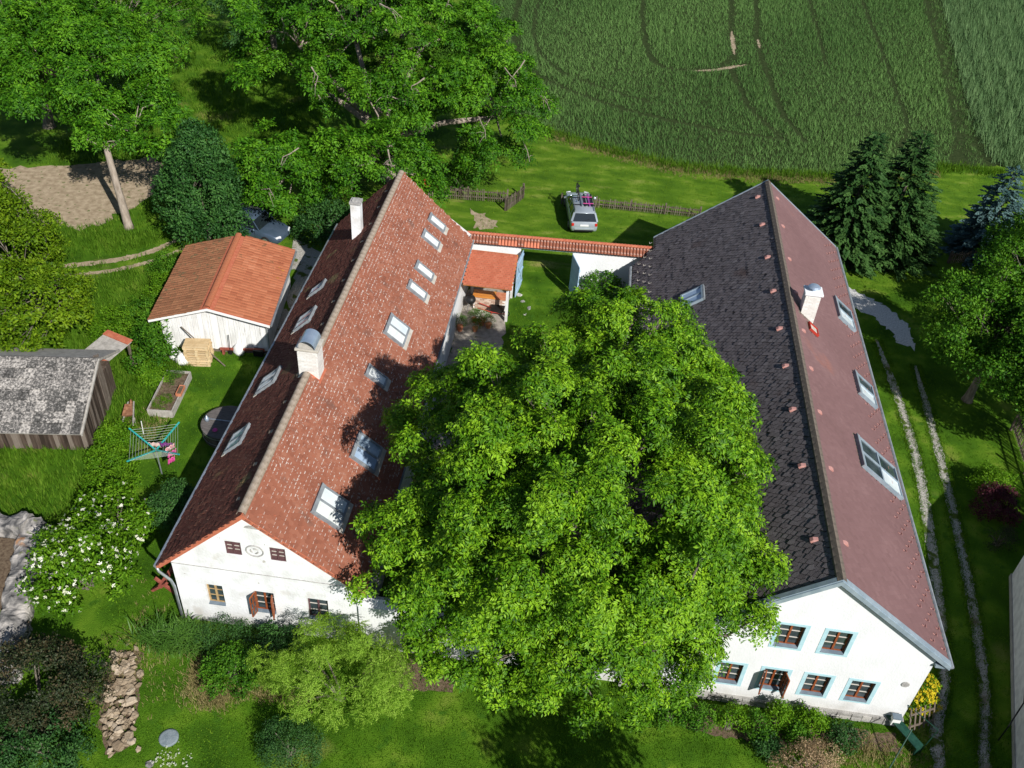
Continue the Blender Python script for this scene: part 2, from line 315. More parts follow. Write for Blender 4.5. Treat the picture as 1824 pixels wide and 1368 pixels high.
def in_poly(P, poly):
    x, y = P[:, 0], P[:, 1]; c = np.zeros(len(P), bool); n = len(poly)
    for i in range(n):
        x1, y1 = poly[i]; x2, y2 = poly[(i+1) % n]
        if y1 == y2: continue
        c ^= ((y1 > y) != (y2 > y)) & (x < (x2-x1)*(y-y1)/(y2-y1)+x1)
    return c
def dist_line(P, pts):
    d = np.full(len(P), 1e9)
    for a, b in zip(pts[:-1], pts[1:]):
        a = np.array(a, float); b = np.array(b, float); ab = b-a
        t = np.clip(((P[:, :2]-a)@ab)/(ab@ab), 0, 1); d = np.minimum(d, np.linalg.norm(P[:, :2]-(a+t[:, None]*ab), axis=1))
    return d
def smooth_line(pts, k=6):
    P = [np.array(p, float) for p in pts]; out = []
    for i in range(len(P)-1):
        p0, p1, p2, p3 = P[max(i-1, 0)], P[i], P[i+1], P[min(i+2, len(P)-1)]
        for j in range(k):
            t = j/k; out.append(.5*((2*p1)+(p2-p0)*t+(2*p0-5*p1+4*p2-p3)*t*t+(3*p1-p0-3*p2+p3)*t**3))
    out.append(P[-1]); return out
def sheet(name, poly, z, m, jitter=.0, sub=.4, kind='structure'):
    pts = []
    n = len(poly)
    for i in range(n):
        a = np.array(poly[i], float); b = np.array(poly[(i+1) % n], float); L = np.linalg.norm(b-a); k = max(1, int(L/sub)) if jitter else 1
        for j in range(k): pts.append(a+(b-a)*j/k+(rng.normal(0, jitter, 2) if jitter else 0))
    tri = tessellate_polygon([[Vector((p[0], p[1], 0)) for p in pts]])
    mb = MB()
    fs = []
    for t in tri:
        a, b, c = [pts[i] for i in t]
        fs.append(t if (b[0]-a[0])*(c[1]-a[1])-(b[1]-a[1])*(c[0]-a[0]) > 0 else t[::-1])
    mb.add([(p[0], p[1], z) for p in pts], fs)
    o = mb.build(name, m); return setp(o, kind=kind)
def strip(name, pts, width, z, m, jitter=.025):
    P = smooth_line(pts, 30); mb = MB(); n = len(P)
    for i, p in enumerate(P):
        d = P[min(i+1, n-1)]-P[max(i-1, 0)]; d /= np.linalg.norm(d); s_ = np.array([-d[1], d[0]])
        for q in (-1, 1):
            e = p+s_*q*(width/2*min(1, .15+min(i, n-1-i)/25)+rng.normal(0, jitter)); mb.v.append((e[0], e[1], z)); mb.t.append(.5)
    for i in range(n-1): mb.f.append((2*i+1, 2*i, 2*i+2, 2*i+3))
    return setp(mb.build(name, m), kind='structure')

# ================================================================== GROUND
mb = MB(); mb.add([(-220, -60, 0), (220, -60, 0), (220, 330, 0), (-220, 330, 0)], [(0, 1, 2, 3)])
setp(mb.build('ground', 'lawn'), kind='structure')
FIELD = [(-7.6, 68.4), (-4.4, 66.6), (-.1, 64.5), (5.6, 62.8), (10.8, 62.9), (16.8, 63.8), (21.4, 65.3), (25.8, 67.4), (27.7, 73.6), (29.0, 81.9), (30.4, 91.5), (32.6, 108.9), (35.0, 135), (-16, 135), (-12, 90)]
FIELD2 = [(29.6, 68.6), (36, 66), (70, 70), (90, 135), (38, 135), (34.8, 109.7), (32.0, 91), (30.6, 81.5), (29.6, 75)]
sheet('crop_field_soil', FIELD, .004, 'field_soil')
sheet('crop_field_soil_strip', FIELD2, .004, 'field_soil')
sheet('field_lane', [(25.6, 67.3), (29.6, 68.4), (29.7, 75), (30.7, 81.5), (32.1, 91), (34.9, 109.7), (38.1, 135), (34.8, 135), (32.4, 108.9), (30.2, 91.5), (28.8, 81.9), (27.5, 73.6)], .0075, 'field_soil')
sheet('mown_meadow', [(-11.5, 46.6), (3.0, 46.8), (14.5, 47.4), (22, 50), (34, 58), (34, 69), (-11, 70)], .003, 'meadow', .3, 1.)
DIRT = [(-40, 51), (-34, 53), (-29, 55.5), (-27.2, 52), (-27.6, 49.5), (-28.6, 46.8), (-29.8, 45.6), (-34, 46), (-40, 47)]
sheet('tilled_soil_patch', DIRT, .004, 'dry_soil', .15)
sheet('bare_sand_patch', [(-7.6, 53.1), (-6.6, 52.9), (-5.7, 52), (-5.5, 51.4), (-6.3, 50.8), (-6.9, 50.9), (-7.0, 51.8)], .006, 'dry_soil', .12, .25)
TRACK_L = [(15.6, 12), (14.4, 18.5), (15.4, 22.5), (16.05, 26.6), (16.75, 33.2), (16.85, 38), (16.6, 44)]
TRACK_R = [(14.9, 12), (15.95, 18.8), (16.6, 21.2), (17.15, 24.5), (17.55, 28.3), (17.85, 32.3), (18.1, 37), (18.3, 42)]
strip('gravel_wheel_track', TRACK_L, .46, .004, 'gravel')
strip('gravel_wheel_track', TRACK_R, .42, .0045, 'gravel')
GRAVEL = [(14.2, 50.2), (15.9, 49.0), (17.5, 47.8), (18.7, 45.9), (18.6, 43.6), (17.9, 43.8), (17.2, 45.6), (16, 47), (14.2, 48.2)]
sheet('gravel_patch', GRAVEL, .008, 'gravel_white', .1, .2)
PATH1 = [(-32, 40.5), (-27.2, 42.4), (-24.9, 44.0), (-23.6, 46.2)]
strip('dirt_path', PATH1, .45, .004, 'dry_soil', .04)
strip('dirt_path', [(-32, 39.3), (-27.0, 41.3), (-24.5, 43.0), (-23.0, 45.0)], .35, .0045, 'dry_soil', .04)
YARD = [(-6.3, 30), (-3.6, 31), (-3.5, 38), (-3.9, 44.6), (-6.3, 44.6)]
sheet('yard_paving', YARD, .006, 'paving', .1)
sheet('gravel_strip', [(-15.6, 36), (-13.6, 36), (-13.8, 45), (-17.2, 47.5), (-17.5, 44.5), (-15.9, 43.8)], .005, 'gravel', .15)
sheet('planting_bed', [(-6.0, 20.1), (-2.6, 20.1), (-2.7, 18.75), (-4.4, 18.6), (-6.0, 18.7)], .006, 'soil', .04, .2)
sheet('planting_bed', [(5.6, 19.6), (13.0, 19.6), (13.2, 18.9), (9, 18.5), (5.6, 18.6)], .006, 'soil', .05, .2)

# ================================================================== ROOF TILES
def tile_tail(wd, h, th, rnd=True):   # beaver tail: x along, y up the slope, z out
    if rnd: o = [(-.5, 1), (.5, 1), (.5, .3), (.27, .05), (-.27, .05), (-.5, .3)]
    else: o = [(-.5, 1), (.5, 1), (.5, 0), (.5, 0), (-.5, 0), (-.5, 0)]
    top = [(x*wd, y*h, th*(1.6 if y < .5 else .35)) for x, y in o]; bot = [(x*wd, y*h, -.02 if y > .5 else th*.25) for x, y in o]
    V = np.array(top+bot, float); F = [(0, 5, 1), (1, 5, 2), (2, 5, 3), (3, 5, 4)]
    for a, b in ((1, 2), (2, 3), (3, 4), (4, 5), (5, 0)): F += [(a, a+6, b), (b, a+6, b+6)]
    F = [(c, b, a) if True else (a, b, c) for a, b, c in F]
    return V, np.array([(f[2], f[1], f[0]) for f in F])
def tile_hex(wd, h, th, rim=.018):
    o = [(-.5, 1), (.5, 1), (.5, .42), (0, 0), (-.5, .42)]; f = lambda y: th*(1.6-1.25*y)
    top = [(x*wd, y*h, f(y)) for x, y in o]; ci = [(x*(wd-2*rim), y*(h-rim*1.5)+rim*1.4 if y < 1 else h, f(y)+.0012) for x, y in o]; bot = [(x*wd, y*h, -.02 if y > .5 else th*.2) for x, y in o]
    V = np.array(top+ci+bot, float); F = [(5, 9, 6), (6, 9, 7), (7, 9, 8)]
    for a, b in ((1, 2), (2, 3), (3, 4), (4, 0)): F += [(a, a+5, b), (b, a+5, b+5), (a, b, a+10), (b, b+10, a+10)]
    return V, np.array(F)
def tile_wave(wd, h, th):
    xs = [-.5, -.25, 0, .25, .5]; zz = [0, .9, 1, .3, 0]
    V = []; F = []
    for y, k in ((1, .2), (0, 1.5)):
        for x, z in zip(xs, zz): V.append((x*wd, y*h, th*k+z*th*1.1))
    for x, z in zip(xs, zz): V.append((x*wd, 0, -.01))
    for i in range(4): F += [(i, i+5, i+1), (i+1, i+5, i+6), (i+5, i+10, i+6), (i+6, i+10, i+11)]
    return np.array(V, float), np.array(F)
def tiles(parent, tpl, o, ux, uy, L, H, pw, ph, m, nparts=0, holes=(), Lback=None, stagger=.5, jit=.008, campos=None, keep=None, name='roof_tile'):
    """o: lower corner of the slope, ux along the eave, uy up the slope, both unit and local to parent; holes: (s0,s1,t0,t1)"""
    o = np.array(o, float); ux = np.array(ux, float); uy = np.array(uy, float); un = np.cross(ux, uy)
    TV, TF = tpl; nr = int(H/ph); P = []
    for r_ in range(nr):
        off = (stagger*pw if r_ % 2 else 0)
        s = np.arange(pw/2-off, L+pw*.5, pw); P.append(np.stack([s, np.full_like(s, r_*ph)], 1))
    P = np.concatenate(P); ok = (P[:, 0] > -.02) & (P[:, 0] < L+.02)
    if Lback is not None: ok &= P[:, 0] < Lback(P[:, 1]/H)
    for s0, s1, t0, t1 in holes: ok &= ~((P[:, 0] > s0-pw*.3) & (P[:, 0] < s1+pw*.3) & (P[:, 1]+ph > t0) & (P[:, 1]+ph*.4 < t1))
    if keep is not None: ok &= keep(P)
    P = P[ok]; N = len(P)
    pos = o+P[:, :1]*ux+P[:, 1:]*uy+rng.normal(0, jit, (N, 1))*un+rng.normal(0, jit*.7, (N, 1))*ux+rng.normal(0, jit*.6, (N, 1))*uy
    base = np.stack([ux, uy, un], 1)
    an = rng.normal(0, .018, N); Rm = np.repeat(base[None], N, 0).copy()
    cs, sn = np.cos(an)[:, None], np.sin(an)[:, None]
    Rm[:, :, 0] = ux*cs+uy*sn; Rm[:, :, 1] = uy*cs-ux*sn
    tint = np.clip(rng.normal(.5, .2, N), 0, 1)
    ev = np.zeros(len(TV))                       # 1 on the lower rim of the template
    if len(TV) == 15: ev[:5] = 1; ev[10:] = 1
    else: ev[TV[:, 1] < TV[:, 1].max()*.12] = 1
    ew = np.ones(N) if len(TV) == 15 else np.clip(rng.normal(.55, .28, N)+.35*(P[:, 1]/H-.4), 0, 1)
    if nparts:
        pl = np.array(parent.location); ca = np.array([0, 0, CAMH])-pl
        rz = parent.rotation_euler.z; ca = np.array([ca[0]*math.cos(rz)+ca[1]*math.sin(rz), -ca[0]*math.sin(rz)+ca[1]*math.cos(rz), ca[2]])
        near = np.argsort(np.linalg.norm(pos-ca, axis=1)); sel = near[:nparts]; rest = near[nparts:]
        mes = []
        for k in range(16):
            me = np_mesh(name, TV, TF, np.full(len(TV), (k//2+.5)/8), True, ev*(1 if len(TV) == 15 else .35+.5*(k % 2))); me.materials.append(MATS[m]); mes.append(me)
        for i in sel:
            ob = bpy.data.objects.new(name, mes[min(7, int(tint[i]*8))*2+int(rng.integers(0, 2))]); C.objects.link(ob); ob.parent = parent
            M = Matrix([list(r_) for r_ in Rm[i]]).to_4x4(); M.translation = Vector(pos[i]); ob.matrix_basis = M
    else: rest = np.arange(N)
    if len(rest):
        ob = link('tile_field', np_mesh('tile_field', *scatter(TV, TF, pos[rest], Rm[rest], np.ones(len(rest)), tint[rest]), True, (ew[rest][:, None]*ev).ravel()), m, parent); ob['kind'] = 'stuff'
    return N
def slope_quad(mb, pts, th):           # underlay slab below a roof slope
    p = [Vector(q) for q in pts]; n = (p[1]-p[0]).cross(p[3]-p[0]).normalized()
    mb.add(p+[q-n*th for q in p], [(0, 1, 2, 3), (7, 6, 5, 4), (0, 4, 5, 1), (1, 5, 6, 2), (2, 6, 7, 3), (3, 7, 4, 0)])
def skylight(parent, o, ux, uy, s0, s1, t0, t1, panes=1, pmat='pane_pale', fm='frame_grey', apron=True, rows=1, blind=None, tilt=0):
    o, ux, uy = Vector(o), Vector(ux), Vector(uy); un = ux.cross(uy); P = lambda s, t, z: o+ux*s+uy*t+un*z
    f = MB(); b = .08; hh = .13
    def bx(mb, a0, a1, c0, c1, z0, z1): mb.obox(P(a0, c0, z0), ux*(a1-a0), uy*(c1-c0), un*(z1-z0))
    bx(f, s0, s1, t0, t0+b, -.02, hh); bx(f, s0, s1, t1-b, t1, -.02, hh+.02); bx(f, s0, s0+b, t0+b, t1-b, -.02, hh-.003); bx(f, s1-b, s1, t0+b, t1-b, -.02, hh-.003)
    pw = (s1-s0-b*2)/panes; ph = (t1-t0-b*2)/rows
    for i in range(1, panes): bx(f, s0+b+i*pw-b*.55, s0+b+i*pw+b*.55, t0+b, t1-b, -.02, hh-.006)
    for j in range(1, rows): bx(f, s0+b, s1-b, t0+b+j*ph-b*.55, t0+b+j*ph+b*.55, -.02, hh-.009)
    fo = f.build('skylight', fm, parent)
    for i in range(panes):
        for j in range(rows):
            g = MB(); bx(g, s0+b+i*pw, s0+b+(i+1)*pw, t0+b+j*ph, t0+b+(j+1)*ph, .05, .085)
            k = pmat[(i+j) % len(pmat)] if isinstance(pmat, (list, tuple)) else pmat
            g.build('pane', k, fo)
    a = MB(); bx(a, s0-.04, s1+.04, t0-.2, t0, .03, .06)
    if apron: a.build('flashing', 'flash_beige', fo)
    c = MB(); bx(c, s0-.02, s1+.02, t1, t1+.07, .0, .15); c.build('top_cover', 'frame_grey', fo)
    return fo

# ================================================================== WALL WITH OPENINGS
def wall_face(mb, outline, holes, y, depth, flip=False):
    """outline/holes as (x,z) lists in the plane y, looking along +y; jambs go back by depth"""
    polys = [outline]+holes; vs = [Vector((p[0], p[1], 0)) for pl in polys for p in pl]
    tri = tessellate_polygon([[Vector((p[0], p[1], 0)) for p in pl] for pl in polys])
    fs = []
    for t in tri:
        a, b, c = [vs[i] for i in t]
        fs.append(tuple(t) if (b.x-a.x)*(c.y-a.y)-(b.y-a.y)*(c.x-a.x) > 0 else tuple(t[::-1]))
    mb.add([(v.x, y, v.y) for v in vs], fs)
    for h in holes:
        n = len(h); ar = sum(h[i][0]*h[(i+1) % n][1]-h[(i+1) % n][0]*h[i][1] for i in range(n)); hh = h if ar > 0 else h[::-1]
        for i in range(n):
            a, b = hh[i], hh[(i+1) % n]
            mb.add([(a[0], y, a[1]), (b[0], y, b[1]), (b[0], y+depth, b[1]), (a[0], y+depth, a[1])], [(0, 1, 2, 3)])
def rect(x0, x1, z0, z1): return [(x0, z0), (x1, z0), (x1, z1), (x0, z1)]
def window(parent, x0, x1, z0, z1, y, wood, glaze='glazing_white', rows=3, surround=None, sill=True, open_=False, paneM='pane_dark', name='window'):
    """two casements in an opening whose back is at y"""
    f = MB(); b = .055
    f.box(x0, x1, y-.06, y, z0, z0+b); f.box(x0, x1, y-.06, y, z1-b, z1); f.box(x0, x0+b, y-.057, y, z0+b, z1-b); f.box(x1-b, x1, y-.057, y, z0+b, z1-b)
    xm = (x0+x1)/2; f.box(xm-b*.6, xm+b*.6, y-.064, y, z0+b, z1-b)
    fo = f.build(name, wood, parent)
    for s_ in (0, 1):
        a0, a1 = (x0+b, xm-b*.6) if s_ == 0 else (xm+b*.6, x1-b); ph = (z1-z0-2*b)/rows
        if open_:
            ca = MB(); hx = a0 if s_ == 0 else a1; wd = a1-a0; sg = 1 if s_ == 0 else -1
            ang = R(105)
            dx, dy = sg*wd*math.cos(ang), -wd*math.sin(ang)
            for q in range(rows+1):
                zz = z0+b+q*ph; ca.bar((hx, y-.2, zz), (hx+dx, y-.2+dy, zz), .035, .045)
            for q in (0, .5, 1): ca.bar((hx+dx*q, y-.2+dy*q, z0+b), (hx+dx*q, y-.2+dy*q, z1-b), .036, .045, up=(0, 1, 0))
            co = ca.build('casement', wood, fo)
            g = MB(); g.obox((hx, y-.203, z0+b), (dx, dy, 0), (-dy*.01, dx*.01, 0), (0, 0, z1-z0-2*b)); g.build('casement_glass', 'pane_dark', fo)
            # inner closed casement seen behind
        for r_ in range(rows):
            g = MB(); g.box(a0, a1, y-.02, y-.012, z0+b+r_*ph+.012, z0+b+(r_+1)*ph-.012); g.build('pane', paneM, fo)
        for r_ in range(1, rows): m_ = MB(); m_.box(a0, a1, y-.04, y-.005, z0+b+r_*ph-.014, z0+b+r_*ph+.014); m_.build('glazing_bar', glaze, fo)
    if sill:
        s_ = MB(); s_.obox((x0+.002, -.03, z0-.02), (x1-x0-.004, 0, 0), (0, y+.02, .045), (0, 0, .03)); s_.build('sill', 'sill_slate', fo)
    return fo

# ================================================================== LEFT FARMHOUSE
LX, LY = -10.1, 20.25
HL = empty('farmhouse', (LX, LY, 0), 0, 'long white farmhouse with weathered red tiled roof, left of the walnut tree', 'farmhouse')
zr, ze = 6.38, 3.1; xl, xr = -3.48, 4.05; yb = 24.9; ov = .14
wl, wr = xl+.5, xr-.16
wm = MB()
LW = [(-1.9, -1.27, 1.14, 2.25), (-.13, .62, 1.08, 2.24), (1.84, 2.6, 1.1, 2.25), (-.84, -.28, 4.13, 4.8), (.73, 1.28, 4.1, 4.77)]
wall_face(wm, [(wl, 0), (wr, 0), (wr, ze+.12), (0, zr-.22), (wl, ze+.3)], [rect(*q) for q in LW], 0, .15)
wm.add([(wl, 0, 0), (wl, yb-.4, 0), (wl, yb-.4, ze+.3), (wl, 0, ze+.3), (wr, 0, 0), (wr, yb-.4, 0), (wr, yb-.4, ze+.12), (wr, 0, ze+.12), (0, yb-.4, zr-.22)],
       [(0, 3, 2, 1), (4, 5, 6, 7), (1, 2, 8, 6, 5)])
wo = wm.build('wall', 'old_plaster', HL); 
# string course
sm = MB(); sm.box(wl-.01, wr+.01, -.02, .0-.002, 3.21, 3.235); sm.build('string_course', 'ornament_grey', HL)
for i, q in enumerate(LW):
    if i < 3: window(HL, *q, .15, ['window_tan', 'window_brown', 'window_purple'][i], glaze=['window_tan', 'glazing_white', 'glazing_white'][i], open_=(i == 1))
    else: window(HL, *q, .08, 'window_purple', glaze='flash_beige', sill=False, paneM='window_purple', name='attic_window')
    if i >= 3: s_ = MB(); s_.box(q[0]-.12, q[1]+.12, -.05, -.002, q[3]+.12, q[3]+.16); s_.build('hood_mould', 'ornament_white', HL)
# oval plaster medallion and arched niche
om = MB(); om.tube([(.2+.3*math.cos(a), -.015, 4.48+.27*math.sin(a)) for a in np.linspace(0, 2*PI, 33)], .026, 6); orn = om.build('oval_medallion', 'ornament_grey', HL)
om = MB()
for k in range(3):
    a0 = 2*PI*k/3+.5
    om.tube([(.2+.15*math.cos(a0+t)*(1-.3*t/2), -.012, 4.48+.13*math.sin(a0+t)*(1-.3*t/2)) for t in np.linspace(0, 1.5, 8)], [.012+.022*math.sin(PI*i/7) for i in range(8)], 6)
om.build('scroll_relief', 'ornament_grey', orn)
om = MB()
pts = [(.2+.25*math.cos(a), 5.6+.16*math.sin(a)) for a in np.linspace(0, PI, 13)]
om.add([(p[0], -.006, p[1]) for p in pts]+[(p[0], .03, p[1]) for p in pts], [tuple(range(13))]+[(i, i+13, (i+1) % 13+13, (i+1) % 13) for i in range(13)]); om.build('arched_niche', 'ornament_grey', HL)
# roof
hl = math.hypot(xl, zr-ze); hr = math.hypot(xr, zr-ze)
uL = Vector((-xl, 0, zr-ze)).normalized(); uR = Vector((-xr, 0, zr-ze)).normalized()
Lo = (xl, yb-.6, ze); LuX = (0, -1, 0)          # left slope: seen from outside x runs towards the viewer
LEN = yb-.6+ov
Ro = (xr, -ov, ze); RuX = (0, 1, 0)
rm = MB()
slope_quad(rm, [(xr, -ov, ze-.02), (xr, yb-.75, ze-.02), (0, yb, zr-.02), (0, -ov, zr-.02)], .14)
slope_quad(rm, [(xl, yb-.75, ze-.02), (xl, -ov, ze-.02), (0, -ov, zr-.02), (0, yb, zr-.02)], .14)
rf = rm.build('roof', 'ridge_red', HL)
def st_right(x, y): return (y-LY+ov, (xr-(x-LX))*hr/xr)        # world x,y to (s,t) on the right slope
def st_left(x, y): return (yb-.6-(y-LY), ((x-LX)-xl)*hl/(-xl))
SKR = [(-8.26, 42.85, -7.45, 43.5, 1), (-8.26, 41.1, -7.45, 41.8, 1), (-8.06, 38.4, -7.25, 39.05, 1), (-8.07, 36.65, -7.25, 37.3, 1), (-8.28, 32.72, -7.45, 34.15, 2),
       (-8.35, 29.65, -7.6, 30.3, 1), (-7.85, 25.2, -6.97, 26.6, 2), (-8.35, 21.84, -7.42, 23.2, 2)]
holesR, holesL = [], []
for x0, y0, x1, y1, n in SKR:
    s0, t1 = st_right(x0, y0); s1, t0 = st_right(x1, y1); holesR.append((s0, s1, t0-.1, t1))
    skylight(HL, Ro, RuX, uR, s0, s1, t0, t1, n, ('pane_blind', 'pane_pale') if n == 1 else [('pane_pale', 'pane_blue'), ('pane_blue', 'pane_sky'), ('pane_blind', 'pane_pale')][len(holesR) % 3])
SKL = [(-12.62, 36.0, -11.95, 36.6, 1), (-12.4, 32.9, -11.65, 34.0, 2), (-12.8, 28.85, -12.0, 29.9, 2), (-12.85, 25.25, -12.15, 26.35, 2)]
for i, (x0, y0, x1, y1, n) in enumerate(SKL):
    s1, t0 = st_left(x0, y0); s0, t1 = st_left(x1, y1); holesL.append((s0, s1, t0-.1, t1))
    skylight(HL, Lo, LuX, uL, s0, s1, t0, t1, n, ['pane_blue', 'pane_pale', 'pane_pale', 'pane_pale'][i])
# chimneys of the left house
def brick_stack(parent, x0, x1, y0, y1, z0, z1, m, bw=.24, bh=.085, name='chimney'):
    core = MB(); core.box(x0+.012, x1-.012, y0+.012, y1-.012, z0, z1); co = core.build(name, 'ornament_white', parent)
    b = MB(); n = 0; rows = int((z1-z0)/bh); me = {}
    for r_ in range(rows):
        zz = z0+r_*bh
        for side in range(4):
            L = (x1-x0) if side % 2 == 0 else (y1-y0); off = (r_ % 2)*bw/2; s = -off
            while s < L-.01:
                a, c = max(s, 0)+.004, min(s+bw, L)-.004; s += bw
                if c-a < .03: continue
                t = random.random()
                if side == 0: b.box(x0+a, x0+c, y0, y0+.02, zz+.004, zz+bh-.004, t)
                elif side == 2: b.box(x0+a, x0+c, y1-.02, y1, zz+.004, zz+bh-.004, t)
                elif side == 1: b.box(x1-.02, x1, y0+a, y0+c, zz+.004, zz+bh-.004, t)
                else: b.box(x0, x0+.02, y0+a, y0+c, zz+.004, zz+bh-.004, t)
    bo = b.build('brick', m, co); bo['kind'] = 'stuff'
    return co
c2 = brick_stack(HL, -.38, .42, 7.55, 8.25, zr-.6, zr+1.0, 'brick_white')
k = MB(); k.box(-.45, .49, 7.48, 8.32, zr+1.0, zr+1.1); k.build('chimney_cap', 'flash_beige', c2, bevel=.02)
k = MB(); rr = .36
ring = [(.02+(rr)*math.cos(a), zr+1.14+(rr*1.05)*math.sin(a)) for a in np.linspace(.1, PI-.1, 14)]
ring2 = [(.02+(rr-.015)*math.cos(a), zr+1.14+(rr*1.05-.015)*math.sin(a)) for a in np.linspace(PI-.1, .1, 14)]
k.loft([[(x, y, z) for x, z in ring+ring2] for y in (7.47, 8.33)]); k.build('chimney_cowl', 'steel_blue', c2, smooth=False)
for sx in (-.3, .34):
    for y in (7.52, 8.26): k = MB(); k.box(sx-.01, sx+.01, y, y+.03, zr+1.1, zr+1.25); k.build('cowl_bracket', 'zinc', c2)
k = MB(); k.obox((.43, 7.5, zr-.45), (.2, 0, -.16), (0, .8, 0), (0, 0, .04)); k.obox((-.58, 7.5, zr-.56), (.2, 0, .18), (0, .8, 0), (0, 0, .04)); k.build('chimney_flashing', 'zinc', c2)
k = MB(); x0 = -1.45; k.box(x0, x0+.48, 19.7, 20.15, 4.6, 7.0); c1 = k.build('chimney', 'old_plaster', HL)
k = MB(); k.box(x0-.04, x0+.52, 19.66, 20.19, 7.0, 7.12); k.box(x0+.08, x0+.4, 19.78, 20.07, 7.12, 7.2); k.build('chimney_cap', 'ornament_grey', c1)
holesL.append((yb-.6-20.2, yb-.6-19.65, (x0-xl)*hl/-xl-.05, (x0+.48-xl)*hl/-xl))
holesL.append((yb-.6-8.3, yb-.6-7.5, hl-.55, hl+1)); holesR.append((7.5+ov, 8.3+ov, hr-.6, hr+1))
TT = tile_tail(.185, .21, .012)
tiles(HL, TT, Ro, RuX, uR, LEN+.9, hr-.05, .19, .155, 'tile_red', 190, holesR, Lback=lambda t: yb-.75+.75*t+ov)
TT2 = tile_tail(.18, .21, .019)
tiles(HL, TT2, Lo, LuX, uL, LEN, hl-.05, .19, .155, 'tile_red_dark', 110, holesL)
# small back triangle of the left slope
tiles(HL, TT, (xl, yb, ze), LuX, uL, .6, hl-.05, .19, .155, 'tile_red_dark', 0, (), keep=lambda P: P[:, 0] > .75*(1-P[:, 1]/hl))
# ridge tiles, each one its own piece
rt = MB(); rt.loft([[(.15*math.cos(a), y, .13*math.sin(a)*(1 if y == 0 else .88)) for a in np.linspace(-.25, PI+.25, 9)] for y in (0, .36)], closed=False, caps=False)
rtm = rt.mesh('ridge_tile'); rtm.materials.append(MATS['ridge_mortar'])
for i in range(int((yb+ov)/.34)):
    y = -ov+i*.34
    if 7.3 < y < 8.3: continue
    ob = bpy.data.objects.new('ridge_tile', rtm); C.objects.link(ob); ob.parent = HL; ob.location = (0, y, zr+.03+random.uniform(-.006, .006)); ob.rotation_euler = (0, random.uniform(-.03, .03), random.uniform(-.012, .012))
# ventilation tiles below the ridge on the left slope
vt = MB(); vt.loft([[(-.09, 0, 0), (.09, 0, 0), (.07, .02, .07), (-.07, .02, .07)], [(-.09, .22, 0), (.09, .22, 0), (.06, .2, .015), (-.06, .2, .015)]]); vtm = vt.mesh('vent_tile'); vtm.materials.append(MATS['ridge_mortar'])
Bl = Matrix((Vector(LuX), uL, Vector(LuX).cross(uL))).transposed().to_4x4()
for i in range(14):
    s = 1.0+i*1.72
    ob = bpy.data.objects.new('vent_tile', vtm); C.objects.link(ob); ob.parent = HL; M = Bl.copy(); M.translation = Vector(Lo)+Vector(LuX)*s+uL*(hl-.75); ob.matrix_basis = M
# verge boards, gutters and downpipe
k = MB(); k.obox((xl, -ov-.03, ze-.14), (-xl, 0, zr-ze), (0, .03, 0), (0, 0, .17)); k.obox((0, -ov-.03, zr-.14), (xr, 0, ze-zr), (0, .028, 0), (0, 0, .17)); k.build('verge', 'ridge_red', HL)
k = MB(); k.tube([(xl-.06, -ov, ze-.06), (xl-.06, yb-.7, ze-.06)], .075, 8); k.build('gutter', 'zinc', HL)
k = MB(); k.tube([(xr+.03, -ov, ze-.07), (xr+.03, yb-.7, ze-.07)], .045, 8); k.build('gutter', 'frame_grey', HL)
k = MB(); k.tube([(xl-.06, -.08, ze-.1), (xl+.0, -.1, ze-.35), (wl-.12, -.12, ze-.75), (wl-.06, -.1, ze-1.1), (wl-.06, -.1, .1)], .055, 8); k.build('downpipe', 'zinc', HL, smooth=True)

# ================================================================== RIGHT FARMHOUSE
RX, RY = 9.2, 20.03
HR = empty('farmhouse', (RX, RY, 0), 0, 'white farmhouse with charcoal and mauve shingled roof, right of the walnut tree', 'farmhouse')
zr2 = 7.37; sl2 = .773; xr2 = 4.49; xl2 = -6.44; ye2 = zr2-sl2*xr2; yl2 = zr2+sl2*xl2; yb2 = 26.7; ov2 = .16
wr2 = 4.05; wl2 = -6.0
wm = MB()
RWn = [(.33, 1.11, 3.55, 4.7), (-1.24, -.42, 3.55, 4.7), (-2.68, -1.92, 1.06, 2.19), (-1.18, -.4, 1.06, 2.2), (.28, 1.08, 1.06, 2.2), (1.8, 2.6, 1.07, 2.2)]
wall_face(wm, [(wl2, .36), (wr2, .36), (wr2, zr2-sl2*wr2-.1), (0, zr2-.15), (wl2, zr2+sl2*wl2-.1)], [rect(*q) for q in RWn], 0, .15)
zl_, zr_ = zr2+sl2*wl2-.1, zr2-sl2*wr2-.1
wm.add([(wl2, 0, .0), (wl2, 25, .0), (wl2, 25, zl_), (wl2, 0, zl_), (wr2, 0, .36), (wr2, 26.3, .36), (wr2, 26.3, zr_), (wr2, 0, zr_), (0, 26.3, zr2-.15), (wl2+1, 26.3, zl_+sl2), (wl2+1, 26.3, 0)],
       [(0, 3, 2, 1), (4, 5, 6, 7), (5, 10, 9, 8, 6)])
wm.build('wall', 'plaster', HR)
